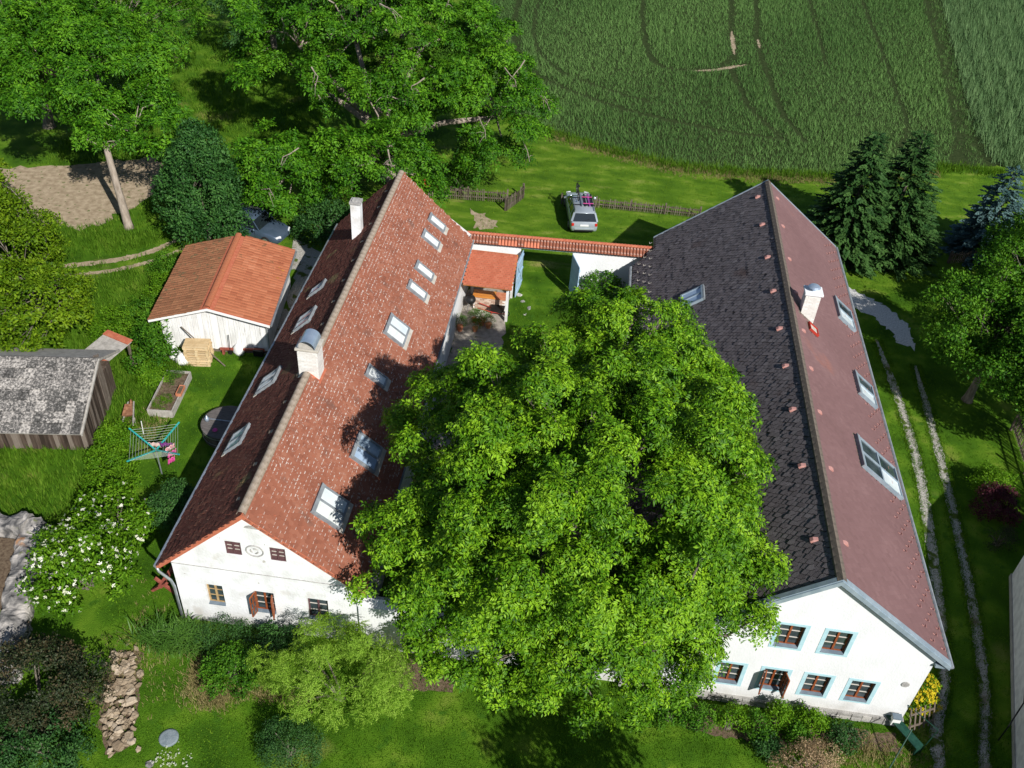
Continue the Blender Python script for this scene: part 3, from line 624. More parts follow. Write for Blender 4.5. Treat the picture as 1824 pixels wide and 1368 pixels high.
# stone plinth
k = MB(); k.box(wl2, wr2+.06, -.08, .3, -.05, .36); k.box(wr2-.3, wr2+.06, .3, 26.2, -.05, .34); pl = k.build('plinth', 'stone', HR)
s = wl2+2.2
while s < wr2-.2:
    wd = random.uniform(.28, .6); h0 = random.uniform(.14, .2)
    for z0, z1 in ((.0, h0), (h0+.012, .345)):
        d = random.uniform(0, .03); kk = MB(); kk.box(s+.008, s+wd-.008, -.1-d, -.06, z0, z1-random.uniform(0, .015), random.random()); kk.build('plinth_stone', 'stone', pl, bevel=.012)
    s += wd
for i, q in enumerate(RWn):
    wo = window(HR, *q, .15, 'window_brown', open_=(i == 3))
    b = .14; sm = MB(); x0, x1, z0, z1 = q
    sm.box(x0-b, x1+b, -.012, -.002, z1, z1+b*.8); sm.box(x0-b, x1+b, -.012, -.002, z0-b*.9, z0); sm.box(x0-b, x0, -.011, -.002, z0, z1); sm.box(x1, x1+b, -.011, -.002, z0, z1)
    sm.build('surround', 'surround_blue', wo)
    sm = MB(); sm.box(x1-.006, x1-.001, .0, .146, z0, z1); sm.build('reveal_shade', 'sill_slate', wo)  # dark plate painted in as shade on the right-hand side of the opening
k = MB(); k.lathe([(.0, -.03), (.13, -.03), (.15, .0)], (3.53, -.0, 2.38), 16, 'y'); k.build('vent_plate', 'ornament_grey', HR)
# roof slabs
hl2 = math.hypot(xl2, zr2-yl2); hr2 = math.hypot(xr2, zr2-ye2)
vL = Vector((-xl2, 0, zr2-yl2)).normalized(); vR = Vector((-xr2, 0, zr2-ye2)).normalized()
R2o = (xr2, -ov2, ye2); L2o = (xl2, yb2, yl2)
rm = MB()
slope_quad(rm, [(xr2, -ov2, ye2-.02), (xr2, yb2, ye2-.02), (0, yb2, zr2-.02), (0, -ov2, zr2-.02)], .16)
xm_ = -5.4; zm_ = zr2+sl2*xm_
slope_quad(rm, [(xm_, yb2-.1, zm_-.02), (xm_, -ov2, zm_-.02), (0, -ov2, zr2-.02), (0, yb2, zr2-.02)], .16)
slope_quad(rm, [(xl2, 24.7, yl2-.02), (xl2, -ov2, yl2-.02), (xm_, -ov2, zm_-.02), (xm_, 25.4, zm_-.02)], .16)
rm.build('roof', 'ridge_dark', HR)
def st2R(x, y): return (y-RY+ov2, (xr2-(x-RX))*hr2/xr2)
def st2L(x, y): return (yb2-(y-RY), ((x-RX)-xl2)*hl2/(-xl2))
hR2, hL2 = [], []
for x0, y0, x1, y1, n, rows in [(12.35, 38.2, 13.3, 39.9, 2, 1), (12.42, 32.6, 13.36, 34.1, 2, 1), (11.5, 27.2, 13.42, 28.95, 2, 2)]:
    s0, t1 = st2R(x0, y0); s1, t0 = st2R(x1, y1); hR2.append((s0, s1, t0, t1))
    skylight(HR, R2o, (0, 1, 0), vR, s0, s1, t0, t1, n, ('pane_pale', 'pane_dark') if rows == 1 else ('pane_pale', 'pane_dark', 'pane_dark'), 'metal_blue', False, rows)
s1, t0 = st2L(5.08, 38.4); s0, t1 = st2L(6.02, 39.55); hL2.append((s0, s1, t0, t1))
skylight(HR, L2o, (0, -1, 0), vL, s0, s1, t0, t1, 2, 'pane_blue', 'metal_blue', False)
# chimney
c3 = brick_stack(HR, .55, 1.2, 15.2, 15.75, 5.9, 7.85, 'brick_white')
k = MB(); k.box(.48, 1.27, 15.13, 15.82, 7.85, 7.96); k.build('chimney_cap', 'plaster', c3, bevel=.02)
k = MB(); k.lathe([(.1, 7.96), (.1, 8.12)], (.87, 15.48, 0), 12); k.lathe([(.27, 8.12), (.2, 8.18), (.05, 8.22)], (.87, 15.48, 0), 18); k.build('chimney_cowl', 'steel_blue', c3)
hR2.append((15.1+ov2, 15.85+ov2, (xr2-1.25)*hr2/xr2, (xr2-.5)*hr2/xr2))
# access hatch beside the chimney
s0, t1 = st2R(10.05, 34.3); s1, t0 = st2R(10.5, 34.85); hR2.append((s0, s1, t0, t1))
P_ = lambda s, t, z: Vector(R2o)+Vector((0, 1, 0))*s+vR*t+Vector((0, 1, 0)).cross(vR)*z
k = MB(); n_ = Vector((0, 1, 0)).cross(vR)
k.obox(P_(s0, t0, 0), Vector((0, s1-s0, 0)), vR*.05, n_*.1); k.obox(P_(s0, t1-.05, 0), Vector((0, s1-s0, 0)), vR*.05, n_*.1); k.obox(P_(s0, t0+.05, 0), Vector((0, .05, 0)), vR*(t1-t0-.1), n_*.098); k.obox(P_(s1-.05, t0+.05, 0), Vector((0, .05, 0)), vR*(t1-t0-.1), n_*.098)
mat('red_frame', [(.5, (.42, .04, .025))], rough=.6); ho = k.build('roof_hatch', 'red_frame', HR)
k = MB(); k.obox(P_(s0+.05, t0+.05, .0), Vector((0, s1-s0-.1, 0)), vR*(t1-t0-.1), n_*.05); k.build('hatch_pane', 'flash_beige', ho)
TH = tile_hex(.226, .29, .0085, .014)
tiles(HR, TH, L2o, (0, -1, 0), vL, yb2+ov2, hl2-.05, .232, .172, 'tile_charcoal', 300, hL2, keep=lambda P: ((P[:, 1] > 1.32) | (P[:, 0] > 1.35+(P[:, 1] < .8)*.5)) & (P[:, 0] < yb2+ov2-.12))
TM = tile_hex(.198, .25, .005)
tiles(HR, TM, R2o, (0, 1, 0), vR, yb2+ov2, hr2-.05, .2, .15, 'tile_mauve', 0, hR2, jit=.001, keep=lambda P: (P[:, 0] > .09) & (P[:, 0] < yb2+ov2-.05))
# ridge caps
rt = MB(); rt.loft([[(-.17, y, -.14), (-.15, y, -.07), (0, y, .045), (.15, y, -.07), (.17, y, -.14)] for y in (0, .33)], closed=False, caps=False)
rtm = rt.mesh('ridge_tile'); rtm.materials.append(MATS['ridge_dark'])
for i in range(int((yb2+ov2)/.33)):
    ob = bpy.data.objects.new('ridge_tile', rtm); C.objects.link(ob); ob.parent = HR; ob.location = (0, -ov2+i*.33, zr2+.045+random.uniform(-.005, .008)); ob.rotation_euler = (random.uniform(0, .02), 0, 0)
# vent tiles
vt = MB(); vt.loft([[(-.085, 0, 0), (.085, 0, 0), (.085, 0, .1), (-.085, 0, .1)], [(-.085, .12, 0), (.085, .12, 0), (.075, .12, .105), (-.075, .12, .105)], [(-.085, .26, 0), (.085, .26, 0), (.065, .26, .03), (-.065, .26, .03)]]); vm1 = vt.mesh('vent_tile'); vm1.materials.append(MATS['vent_pink'])
B1 = Matrix((Vector((0, -1, 0)), vL, Vector((0, -1, 0)).cross(vL))).transposed().to_4x4(); B2 = Matrix((Vector((0, 1, 0)), vR, Vector((0, 1, 0)).cross(vR))).transposed().to_4x4()
for y in (45.5, 42.6, 39.5, 36.6, 33.7, 31.1, 28.4, 25.3, 21.8):
    s, t = st2L(8.7, y); ob = bpy.data.objects.new('vent_tile', vm1); C.objects.link(ob); ob.parent = HR; M = B1.copy(); M.translation = Vector(L2o)+Vector((0, -1, 0))*s+vL*(t-.15); ob.matrix_basis = M
    s, t = st2R(9.62, y); ob = bpy.data.objects.new('vent_tile', vm1); C.objects.link(ob); ob.parent = HR; M = B2.copy(); M.translation = Vector(R2o)+Vector((0, 1, 0))*s+vR*(t-.15)-Vector((0, 1, 0)).cross(vR)*.05; ob.matrix_basis = M
# snow hooks along both eaves
def hooks(o, ux, u, L, ts, ds, m):
    o, ux, u = Vector(o), Vector(ux), Vector(u); n = ux.cross(u); k = MB(); i = 0; s = .5
    while s < L-.2:
        for j, t in enumerate(ts):
            q = o+ux*(s+(ds/2 if j % 2 else 0))+u*t; k.obox(q+n*.015, ux*.03, u*.14, n*.012); k.obox(q+n*.015, ux*.03, u*.015, n*.075); k.obox(q-ux*.06+n*.07, ux*.15, u*.02, n*.02)
        s += ds
    ob = k.build('snow_hook', m, HR); ob['kind'] = 'stuff'
hooks(R2o, (0, 1, 0), vR, yb2, [.25, .55, .85, 1.15], .82, 'vent_pink'); hooks(L2o, (0, -1, 0), vL, yb2, [.4, .75, 1.1], .82, 'flash_beige')
# verge flashing, gutters, eave box
k = MB()
for x0, z0 in ((xr2, ye2), (xl2, yl2)):
    d = Vector((x0, 0, z0-zr2)); k.obox((0, -ov2-.05, zr2-.17), d, (0, .06, 0), (0, 0, .2)); k.obox((0, -ov2-.01, zr2+.035), d, (0, .17, 0), (0, 0, .045))
k.build('verge_flashing', 'metal_blue', HR)
k = MB()
for x0, z0 in ((xr2, ye2), (xm_, zm_)):
    d = Vector((x0, 0, z0-zr2)); k.obox((0, yb2-.04, zr2-.15), d, (0, .06, 0), (0, 0, .2))
k.build('verge_flashing', 'metal_blue', HR)
k = MB(); k.tube([(xr2+.06, -ov2, ye2-.06), (xr2+.06, yb2, ye2-.06)], .075, 8); k.build('gutter', 'frame_grey', HR)
k = MB(); k.tube([(xl2-.06, -ov2, yl2-.06), (xl2-.06, 24.7, yl2-.06)], .075, 8); k.build('gutter', 'frame_grey', HR)
k = MB(); k.box(wr2, xr2, -ov2+.02, yb2-.1, ye2-.2, ye2-.1); k.build('soffit', 'metal_blue', HR)

# ================================================================== COURTYARD WALLS, GATE, PORCH
ang = math.atan2(.6, 10.4)
W = empty('courtyard_wall', (-6.3, 45.3, 0), ang, 'white courtyard wall with red tiled coping at the back of the yard', 'wall')
k = MB(); k.box(0, 2.85, -.17, .17, 0, 2.75); k.box(5.75, 10.0, -.17, .17, 0, 2.75); k.box(2.85, 5.75, -.17, .17, 2.5, 2.75); k.build('wall', 'plaster', W)
k = MB(); k.box(2.8, 5.8, -.24, -.172, 2.42, 2.56); k.build('lintel', 'metal_blue', W)
k = MB(); slope_quad(k, [(-.2, -.42, 2.62), (10.2, -.42, 2.62), (10.2, 0, 2.98), (-.2, 0, 2.98)], .06); slope_quad(k, [(10.2, .42, 2.62), (-.2, .42, 2.62), (-.2, 0, 2.98), (10.2, 0, 2.98)], .06); k.build('coping_bed', 'ridge_red', W)
rt = MB(); rt.loft([[(.085*math.cos(a)*q, y, .075*math.sin(a)*q+dz) for a in np.linspace(-.2, PI+.2, 8)] for y, q, dz in ((0, 1, .012), (.38, .84, 0))], closed=False, caps=False)
cms = []
for q, m in enumerate(['tile_red', 'tile_red', 'tile_new']):
    me = rt.mesh('coping_tile'); me.attributes['tint'].data.foreach_set('value', [.3+.3*q]*len(me.vertices)); me.materials.append(MATS[m]); cms.append(me)
ua = math.atan2(.36, .42)
for i in range(58):
    x = -.15+i*.178
    for side in (-1, 1):
        for j in (0, 1):
            if side == 1 and j == 0: continue
            new = side == -1 and j == 0 and (1.5 < x < 2.6 or 3.0 < x < 3.8)
            ob = bpy.data.objects.new('coping_tile', cms[2] if new else cms[random.randint(0, 1)]); C.objects.link(ob); ob.parent = W
            M = Matrix.Translation((x, side*(.46-j*.23), 2.625+j*.2))@Matrix.Rotation(0 if side < 0 else PI, 4, 'Z')@Matrix.Rotation(ua+random.uniform(-.03, .03), 4, 'X')@Matrix.Rotation(random.uniform(-.03, .03), 4, 'Y')
            ob.matrix_basis = M
k = MB(); k.tube([(-.2, 0, 3.02), (10.2, 0, 3.02)], .085, 8); k.build('coping_ridge', 'ridge_red', W)
def gate_leaf(loc, rz, label, wd=1.42):
    g = empty('gate_leaf', loc, rz, label, 'gate', 'blue gate leaves'); n = 8
    for i in range(n):
        k = MB(); x = i*wd/n; k.box(x+.006, x+wd/n-.006, -.02, .02, .08, 2.35+.0*i); k.build('board', 'gate_blue', g)
    k = MB()
    for z in (.35, 1.2, 2.05): k.box(.02, wd-.02, .021, .06, z, z+.12)
    k.bar((.08, .04, .5), (wd-.08, .04, 2.05), .1, .035, up=(0, 1, 0)); k.build('brace', 'gate_blue', g)
    k = MB(); k.tube([(wd-.1, -.03, 1.1), (wd-.1, -.1, 1.15), (wd-.1, -.03, 1.2)], .012, 6); k.build('handle', 'black_plastic', g)
    return g
gate_leaf((-3.3, 45.2, 0), R(-97), 'open light blue gate leaf beside the small tiled porch')
gate_leaf((-.55, 45.35, 0), R(-70), 'open light blue gate leaf beside the climbing plant, right side of the opening')
FW = empty('front_wall', (-6.35, 20.12, 0), 0, 'white front yard wall mostly hidden below the walnut tree', 'wall')
k = MB(); k.box(0, 9.5, 0, .3, 0, 2.55); k.build('wall', 'plaster', FW)
k = MB(); slope_quad(k, [(0, -.12, 2.52), (9.5, -.12, 2.52), (9.5, .15, 2.72), (0, .15, 2.72)], .05); slope_quad(k, [(9.5, .42, 2.52), (0, .42, 2.52), (0, .15, 2.72), (9.5, .15, 2.72)], .05); k.build('coping', 'grey_plaster', FW)
PO = empty('porch', (-6.05, 41.2, 0), 0, 'small orange tiled porch roof over the outdoor kitchen', 'porch')
k = MB()
PW, PD = 2.55, 3.0; z0, z1 = 2.3, 2.62
slope_quad(k, [(0, -.0, z0), (PW, .0, z0), (PW, PD, z1), (0, PD, z1)], .07); k.build('roof', 'orange_wood', PO)
up = Vector((0, PD, z1-z0)).normalized()
tiles(PO, tile_tail(.19, .22, .022, False), (0, -.05, z0+.0), (1, 0, 0), up, PW, PD+.05, .2, .165, 'tile_new', 0, stagger=.5, jit=.004)
for x, y in ((PW-.2, .35), (PW-.2, PD-.35), (.12, PD-.35)):
    k = MB(); k.box(x-.07, x+.07, y-.07, y+.07, 0, z0-.02); k.build('post', 'plaster', PO)
k = MB(); k.box(0, PW, .2, .32, z0-.2, z0-.03); k.build('beam', 'red_wood', PO)
KI = empty('brick_counter', (-5.65, 42.35, 0), 0, 'pale brick outdoor kitchen counter under the small porch', 'counter')
k = MB(); k.box(.02, 1.78, .02, .6, 0, .8); k.build('core', 'ornament_white', KI)
bm_ = MB(); bm_.box(-.118, .118, 0, .03, 0, .075); bmm = []
for q in range(4):
    me = bm_.mesh('brick'); me.attributes['tint'].data.foreach_set('value', [q/3]*8); me.materials.append(MATS['brick_pale']); bmm.append(me)
for r_ in range(9):
    for i in range(7):
        x = .13+i*.25+(.125 if r_ % 2 else 0)
        if x > 1.68: continue
        ob = bpy.data.objects.new('brick', bmm[random.randint(0, 3)]); C.objects.link(ob); ob.parent = KI; ob.location = (x, random.uniform(-.008, .002), .01+r_*.087)
k = MB(); k.box(-.03, 1.2, -.05, .65, .8, .86); k.build('worktop', 'orange_wood', KI, bevel=.01)
k = MB(); k.box(1.21, 1.82, -.04, .64, .8, .85); k.build('stone_top', 'terracotta', KI)

# ================================================================== GARAGE
GA = empty('garage', (-17.72, 35.65, 0), R(6.9), 'white plank garage with orange tiled roof behind the pallet stack', 'garage')
gw, gl, gze, gzr = 2.95, 6.85, 2.08, 2.92
wm = MB(); wall_face(wm, [(-2.55, 0), (2.6, 0), (2.6, gze+.05), (0, gzr-.15), (-2.55, gze+.05)], [], .42, .1)
wm.add([(-2.55, .42, 0), (-2.55, 6.5, 0), (-2.55, 6.5, gze+.05), (-2.55, .42, gze+.05), (2.6, .42, 0), (2.6, 6.5, 0), (2.6, 6.5, gze+.05), (2.6, .42, gze+.05), (0, 6.5, gzr-.15)],
       [(0, 3, 2, 1), (4, 5, 6, 7), (1, 2, 8, 6, 5)]); wm.build('wall', 'whitewash', GA)
for i in range(20):       # vertical boards of the gable
    x = -2.5+i*.254; zt = gze+.03+(gzr-.2-gze)*(1-abs(x+.12)/2.6); k = MB(); k.box(x+.006, x+.246, .385, .418, .12, zt, random.random()); k.build('board', 'whitewash', GA)
k = MB(); k.box(-2.6, 2.65, .33, .384, .0, .14); k.build('sill_beam', 'grey_wood', GA)
k = MB(); k.box(-.06, .08, .34, .384, .15, gzr-.2); k.build('centre_batten', 'white_paint', GA)
hg = math.hypot(gw, gzr-gze); a1 = Vector((gw, 0, gzr-gze)).normalized(); a2 = Vector((-gw, 0, gzr-gze)).normalized()
k = MB(); slope_quad(k, [(gw, -.03, gze-.02), (gw, gl, gze-.02), (0, gl, gzr-.02), (0, -.03, gzr-.02)], .09); slope_quad(k, [(-gw, gl, gze-.02), (-gw, -.03, gze-.02), (0, -.03, gzr-.02), (0, gl, gzr-.02)], .09); k.build('roof', 'ridge_red', GA)
TW = tile_wave(.225, .4, .014)
tiles(GA, TW, (gw, 0, gze), (0, 1, 0), a2, gl, hg-.1, .225, .33, 'tile_orange', 120, stagger=0, jit=.005)
tiles(GA, TW, (-gw, gl, gze), (0, -1, 0), a1, gl, hg-.1, .225, .33, 'tile_mossy', 80, stagger=0, jit=.005)
rt = MB(); rt.loft([[(.16*math.cos(a), y, .11*math.sin(a)*(1 if y == 0 else .86)) for a in np.linspace(-.3, PI+.3, 9)] for y in (0, .4)], closed=False, caps=False); rtm = rt.mesh('ridge_tile'); rtm.materials.append(MATS['tile_orange'])
for i in range(18):
    ob = bpy.data.objects.new('ridge_tile', rtm); C.objects.link(ob); ob.parent = GA; ob.location = (0, i*.382-.03, gzr+.03)
k = MB()
for sx in (-1, 1): k.obox((0, -.07, gzr-.16), (sx*gw, 0, gze-gzr), (0, .035, 0), (0, 0, .13))
k.build('barge_board', 'white_paint', GA)
k = MB(); k.tube([(gw+.06, -.03, gze-.05), (gw+.06, gl, gze-.05)], .06, 8); k.tube([(gw+.05, .1, gze-.08), (2.68, .33, gze-.5), (2.68, .33, .1)], .045, 8); k.build('gutter', 'zinc', GA)

# ================================================================== OLD SHED
SH = empty('shed', (-20.6, 28.1, 0), R(9), 'old grey plank shed with lichen covered roof at the left edge', 'shed')
sL = 8.0; sz0, sz1, sz2 = 1.75, 3.15, 2.1; sd1, sd2 = 2.5, 4.4
n = int(sL/.2)
for i in range(n):
    x = -sL+i*.2; k = MB(); d = random.uniform(0, .02); k.box(x+.005, x+.193, -.02-d, .015, 0.02+random.uniform(0, .06), sz0+.12, random.random()); k.build('plank', 'barn_wood', SH)
for i in range(16):
    y = i*.2; zt = sz0+.1+(sz1-sz0)*(min(y, sd1)/sd1 if y < sd1 else 1-(y-sd1)/(sd2-sd1)*.75); k = MB(); d = random.uniform(0, .02); k.box(-.015, .02+d, y+.02, y+.212, .02+random.uniform(0, .05), zt-.05, random.random()); k.build('plank', 'barn_wood', SH)
k = MB(); k.box(-sL, -.03, .03, sd2-.2, 0, sz0-.02); k.build('inner_frame', 'barn_wood', SH)
fr = (-.9, sz0+.02); us = Vector((0, sd1-fr[0], sz1-fr[1])); hs = us.length; us.normalize()
k = MB(); slope_quad(k, [(-sL-.2, fr[0], fr[1]), (.32, fr[0], fr[1]), (.32, sd1, sz1), (-sL-.2, sd1, sz1)], .06); slope_quad(k, [(.32, sd2+.4, sz2-.2), (-sL-.2, sd2+.4, sz2-.2), (-sL-.2, sd1, sz1), (.32, sd1, sz1)], .06); k.build('roof', 'plank_grey', SH)
o_ = Vector((-sL-.15, fr[0]-.02, fr[1]+.01)); nrm = Vector((1, 0, 0)).cross(us)
for r_ in range(7):        # overlapping fibre sheets
    for c_ in range(20):
        k = MB(); t = r_*hs/7; x = c_*.42
        if x+.41 > sL+.5: continue
        k.obox(o_+Vector((x+.004, 0, 0))+us*t+nrm*(.02+random.uniform(0, .008)), Vector((.412, 0, 0)), us*(hs/7+.03)-nrm*.018, nrm*.014, random.random()); k.build('roof_sheet', 'lichen_sheet', SH)
k = MB(); k.obox((.3, fr[0]-.03, fr[1]-.06), (.05, 0, 0), (0, sd1-fr[0], sz1-fr[1]), (0, 0, .12)); k.obox((.3, sd1, sz1-.06), (.05, 0, 0), (0, sd2+.4-sd1, sz2-.2-sz1), (0, 0, .12)); k.build('barge_board', 'plank_grey', SH)
k = MB(); k.obox((-sL-.2, sd1-.13, sz1-.02), (sL+.5, 0, 0), (0, .14, .07), (0, 0, .02)); k.obox((-sL-.2, sd1+.14, sz1-.02), (sL+.5, 0, 0), (0, -.14, .07), (0, 0, .02)); k.build('ridge_board', 'lichen_sheet', SH)

# small tumbledown hut behind the shed
HU = empty('garden_hut', (-22.1, 33.4, 0), R(-20), 'small low hut with grey boards and red edge tiles behind the shed', 'hut')
for x in (-.7, .7):
    for y in (-.8, .8): k = MB(); k.box(x-.05, x+.05, y-.05, y+.05, 0, 1.3+.15*(y > 0)); k.build('post', 'grey_wood', HU)
for i in range(8): k = MB(); x = -.8+i*.2; k.obox((x, -.95, 1.32), (.19, 0, 0), (0, 1.9, .2), (0, 0, .025), random.random()); k.build('board', 'plank_grey', HU)
for y, z in ((-.95, 1.36), (.7, 1.53)):
    for i in range(4): k = MB(); x = -.8+i*.4; k.obox((x, y, z), (.39, 0, .01), (0, .34, .04), (0, 0, .05)); k.build('edge_tile', 'ridge_red', HU)

# ================================================================== RUIN AT THE LEFT EDGE
RU = empty('ruined_wall', (-20.4, 21, 0), 0, 'ruined masonry walls with pale plaster at the lower left edge', 'ruin')
def rough_wall(pts, th, hs, m, name):
    from mathutils import noise
    P = smooth_line(pts, 34); n = len(P); rings = []
    for i, p in enumerate(P):
        d = P[min(i+1, n-1)]-P[max(i-1, 0)]; d /= np.linalg.norm(d); s_ = np.array([-d[1], d[0]]); h = hs[0]+(hs[1]-hs[0])*i/(n-1)+.3*noise.noise((p[0]*.9, p[1]*.9, 3)); ring = []
        for a, zz in [(-.56, -.05), (-.53, h*.3), (-.5, h*.6), (-.46, h*.85), (-.38, h*.97), (-.22, h), (-.07, h+.03), (.08, h+.03), (.22, h), (.38, h*.96), (.46, h*.82), (.5, h*.55), (.53, h*.28), (.56, -.05)]:
            x, y = p+s_*a*th; v = noise.noise_vector((x*2.3, y*2.3, zz*2.3))*.13+noise.noise_vector((x*6, y*6, zz*6))*.06; ring.append((x+v.x+20.4, y+v.y-21, max(-.05, zz+v.z*1.2)))
        rings.append(ring)
    k = MB(); k.loft(rings); return k.build(name, m, RU)
rough_wall([(-27, 22.6), (-23, 23.0), (-20.6, 23.1)], .9, (.9, .8), 'rubble', 'back_wall')
rough_wall([(-20.5, 23.2), (-19.9, 21.5), (-19.3, 19.8), (-18.7, 18.2), (-18.2, 16.5)], 1.0, (.7, .4), 'rubble', 'side_wall')
k = MB(); k.add([(-7, -8, .15), (.9, -6.5, .15), (.5, 1.6, .25), (-7, 1.4, .25)], [(0, 1, 2, 3)]); k.build('rubble_floor', 'soil', RU)
for i in range(7):
    k = MB(); y = 19.3+i*.22; k.bar((-22.6, y-21, .5+random.uniform(0, .15)), (0, 0, 0), .01, .01) if False else k.obox((-2.6, y-21+random.uniform(-.05, .05), .35+.07*(i % 2)), (2.0+random.uniform(-.2, .3), random.uniform(-.3, .3), .25), (0, .16, 0), (0, 0, .05)); setp(k.build('timber', 'pallet_wood', RU))

# ================================================================== BUILDING AT THE RIGHT EDGE
BR = empty('neighbour_house', (19.3, 27.75, 0), R(-14.8), 'white rendered neighbouring house wall cut by the right edge', 'house')
k = MB(); k.box(0, 8, -22, 0, 0, 3.2); k.add([(0, 0, 3.2), (8, 0, 3.2), (4, 0, 6.0), (0, -22, 3.2), (8, -22, 3.2), (4, -22, 6.0)], [(0, 2, 1), (3, 4, 5)]); k.build('wall', 'grey_plaster', BR)
k = MB(); slope_quad(k, [(-.25, .25, 3.05), (-.25, -22.3, 3.05), (4, -22.3, 6.1), (4, .25, 6.1)], .12); slope_quad(k, [(8.25, -22.3, 3.05), (8.25, .25, 3.05), (4, .25, 6.1), (4, -22.3, 6.1)], .12); k.build('roof', 'tile_red', BR)
k = MB(); k.box(-.05, .0-.003, -22, .03, 0, .22); k.build('plinth', 'stone', BR)
k = MB(); k.tube([(-.5, -8.2, .9), (-.08, -7.2, 1.2), (-.03, -6.6, 1.2)], .025, 6); k.tube([(-.5, -8.2, 0), (-.5, -8.2, .9)], .025, 6); k.build('handrail', 'black_plastic', BR)

# ================================================================== FENCES
def fence(name, a, b, label, h=.85, gap=.13, m='grey_wood', pw=.045, group=None):
    a, b = Vector(a), Vector(b); d = b-a; L = d.length; rz = math.atan2(d.y, d.x)
    f = empty(name, a, rz, label, 'fence', group); me = []
    for q in range(4):
        k = MB(); k.box(-pw/2, pw/2, -.015, .015, .05, h*(.93+.05*q), q/3); mm = k.mesh('picket'); mm.materials.append(MATS[m]); me.append(mm)
    n = int(L/gap)
    for i in range(n+1):
        if random.random() < .03: continue
        ob = bpy.data.objects.new('picket', random.choice(me)); C.objects.link(ob); ob.parent = f; ob.location = (i*gap+random.uniform(-.015, .015), -.04, 0); ob.rotation_euler = (random.uniform(-.04, .04), random.uniform(-.06, .06), 0)
    for z in (.25, h*.75): k = MB(); k.box(-.05, L+.05, -.02, .03, z, z+.06); k.build('rail', m, f)
    np_ = max(2, int(L/2.2)+1)
    for i in range(np_): x = i*L/(np_-1); k = MB(); k.box(x-.05, x+.05, .03, .13, 0, h+.08); k.build('post', m, f)
    return f
fence('picket_fence', (-1.8, 55.2, 0), (7.2, 55.45, 0), 'grey weathered picket fence behind the silver car', h=.7)
fence('picket_fence', (-10.4, 54.1, 0), (-5.3, 54.6, 0), 'grey picket fence below the big tree behind the left farmhouse')
fence('picket_gate', (-5.2, 53.5, 0), (-4.3, 55.5, 0), 'short open picket gate beside the bare sand patch', h=.95)
fence('picket_fence', (21.6, 31.2, 0), (22.1, 37.5, 0), 'dark shaded garden fence at the right edge', h=1.1)
fence('picket_fence', (22.6, 53.2, 0), (26.5, 54.6, 0), 'low fence in the shade between the spruces', h=.8)
k = MB(); k.box(-.5, .5, -.02, .02, .35, .6); k.box(-.5, -.42, -.03, .03, 0, 1.0); k.box(.42, .5, -.03, .03, 0, 1.0); sg = k.build('red_board', 'red_frame'); sg.location = (-10.3, 54.7, 0); setp(sg, 'small red board standing by the fence behind the left farmhouse', 'board')

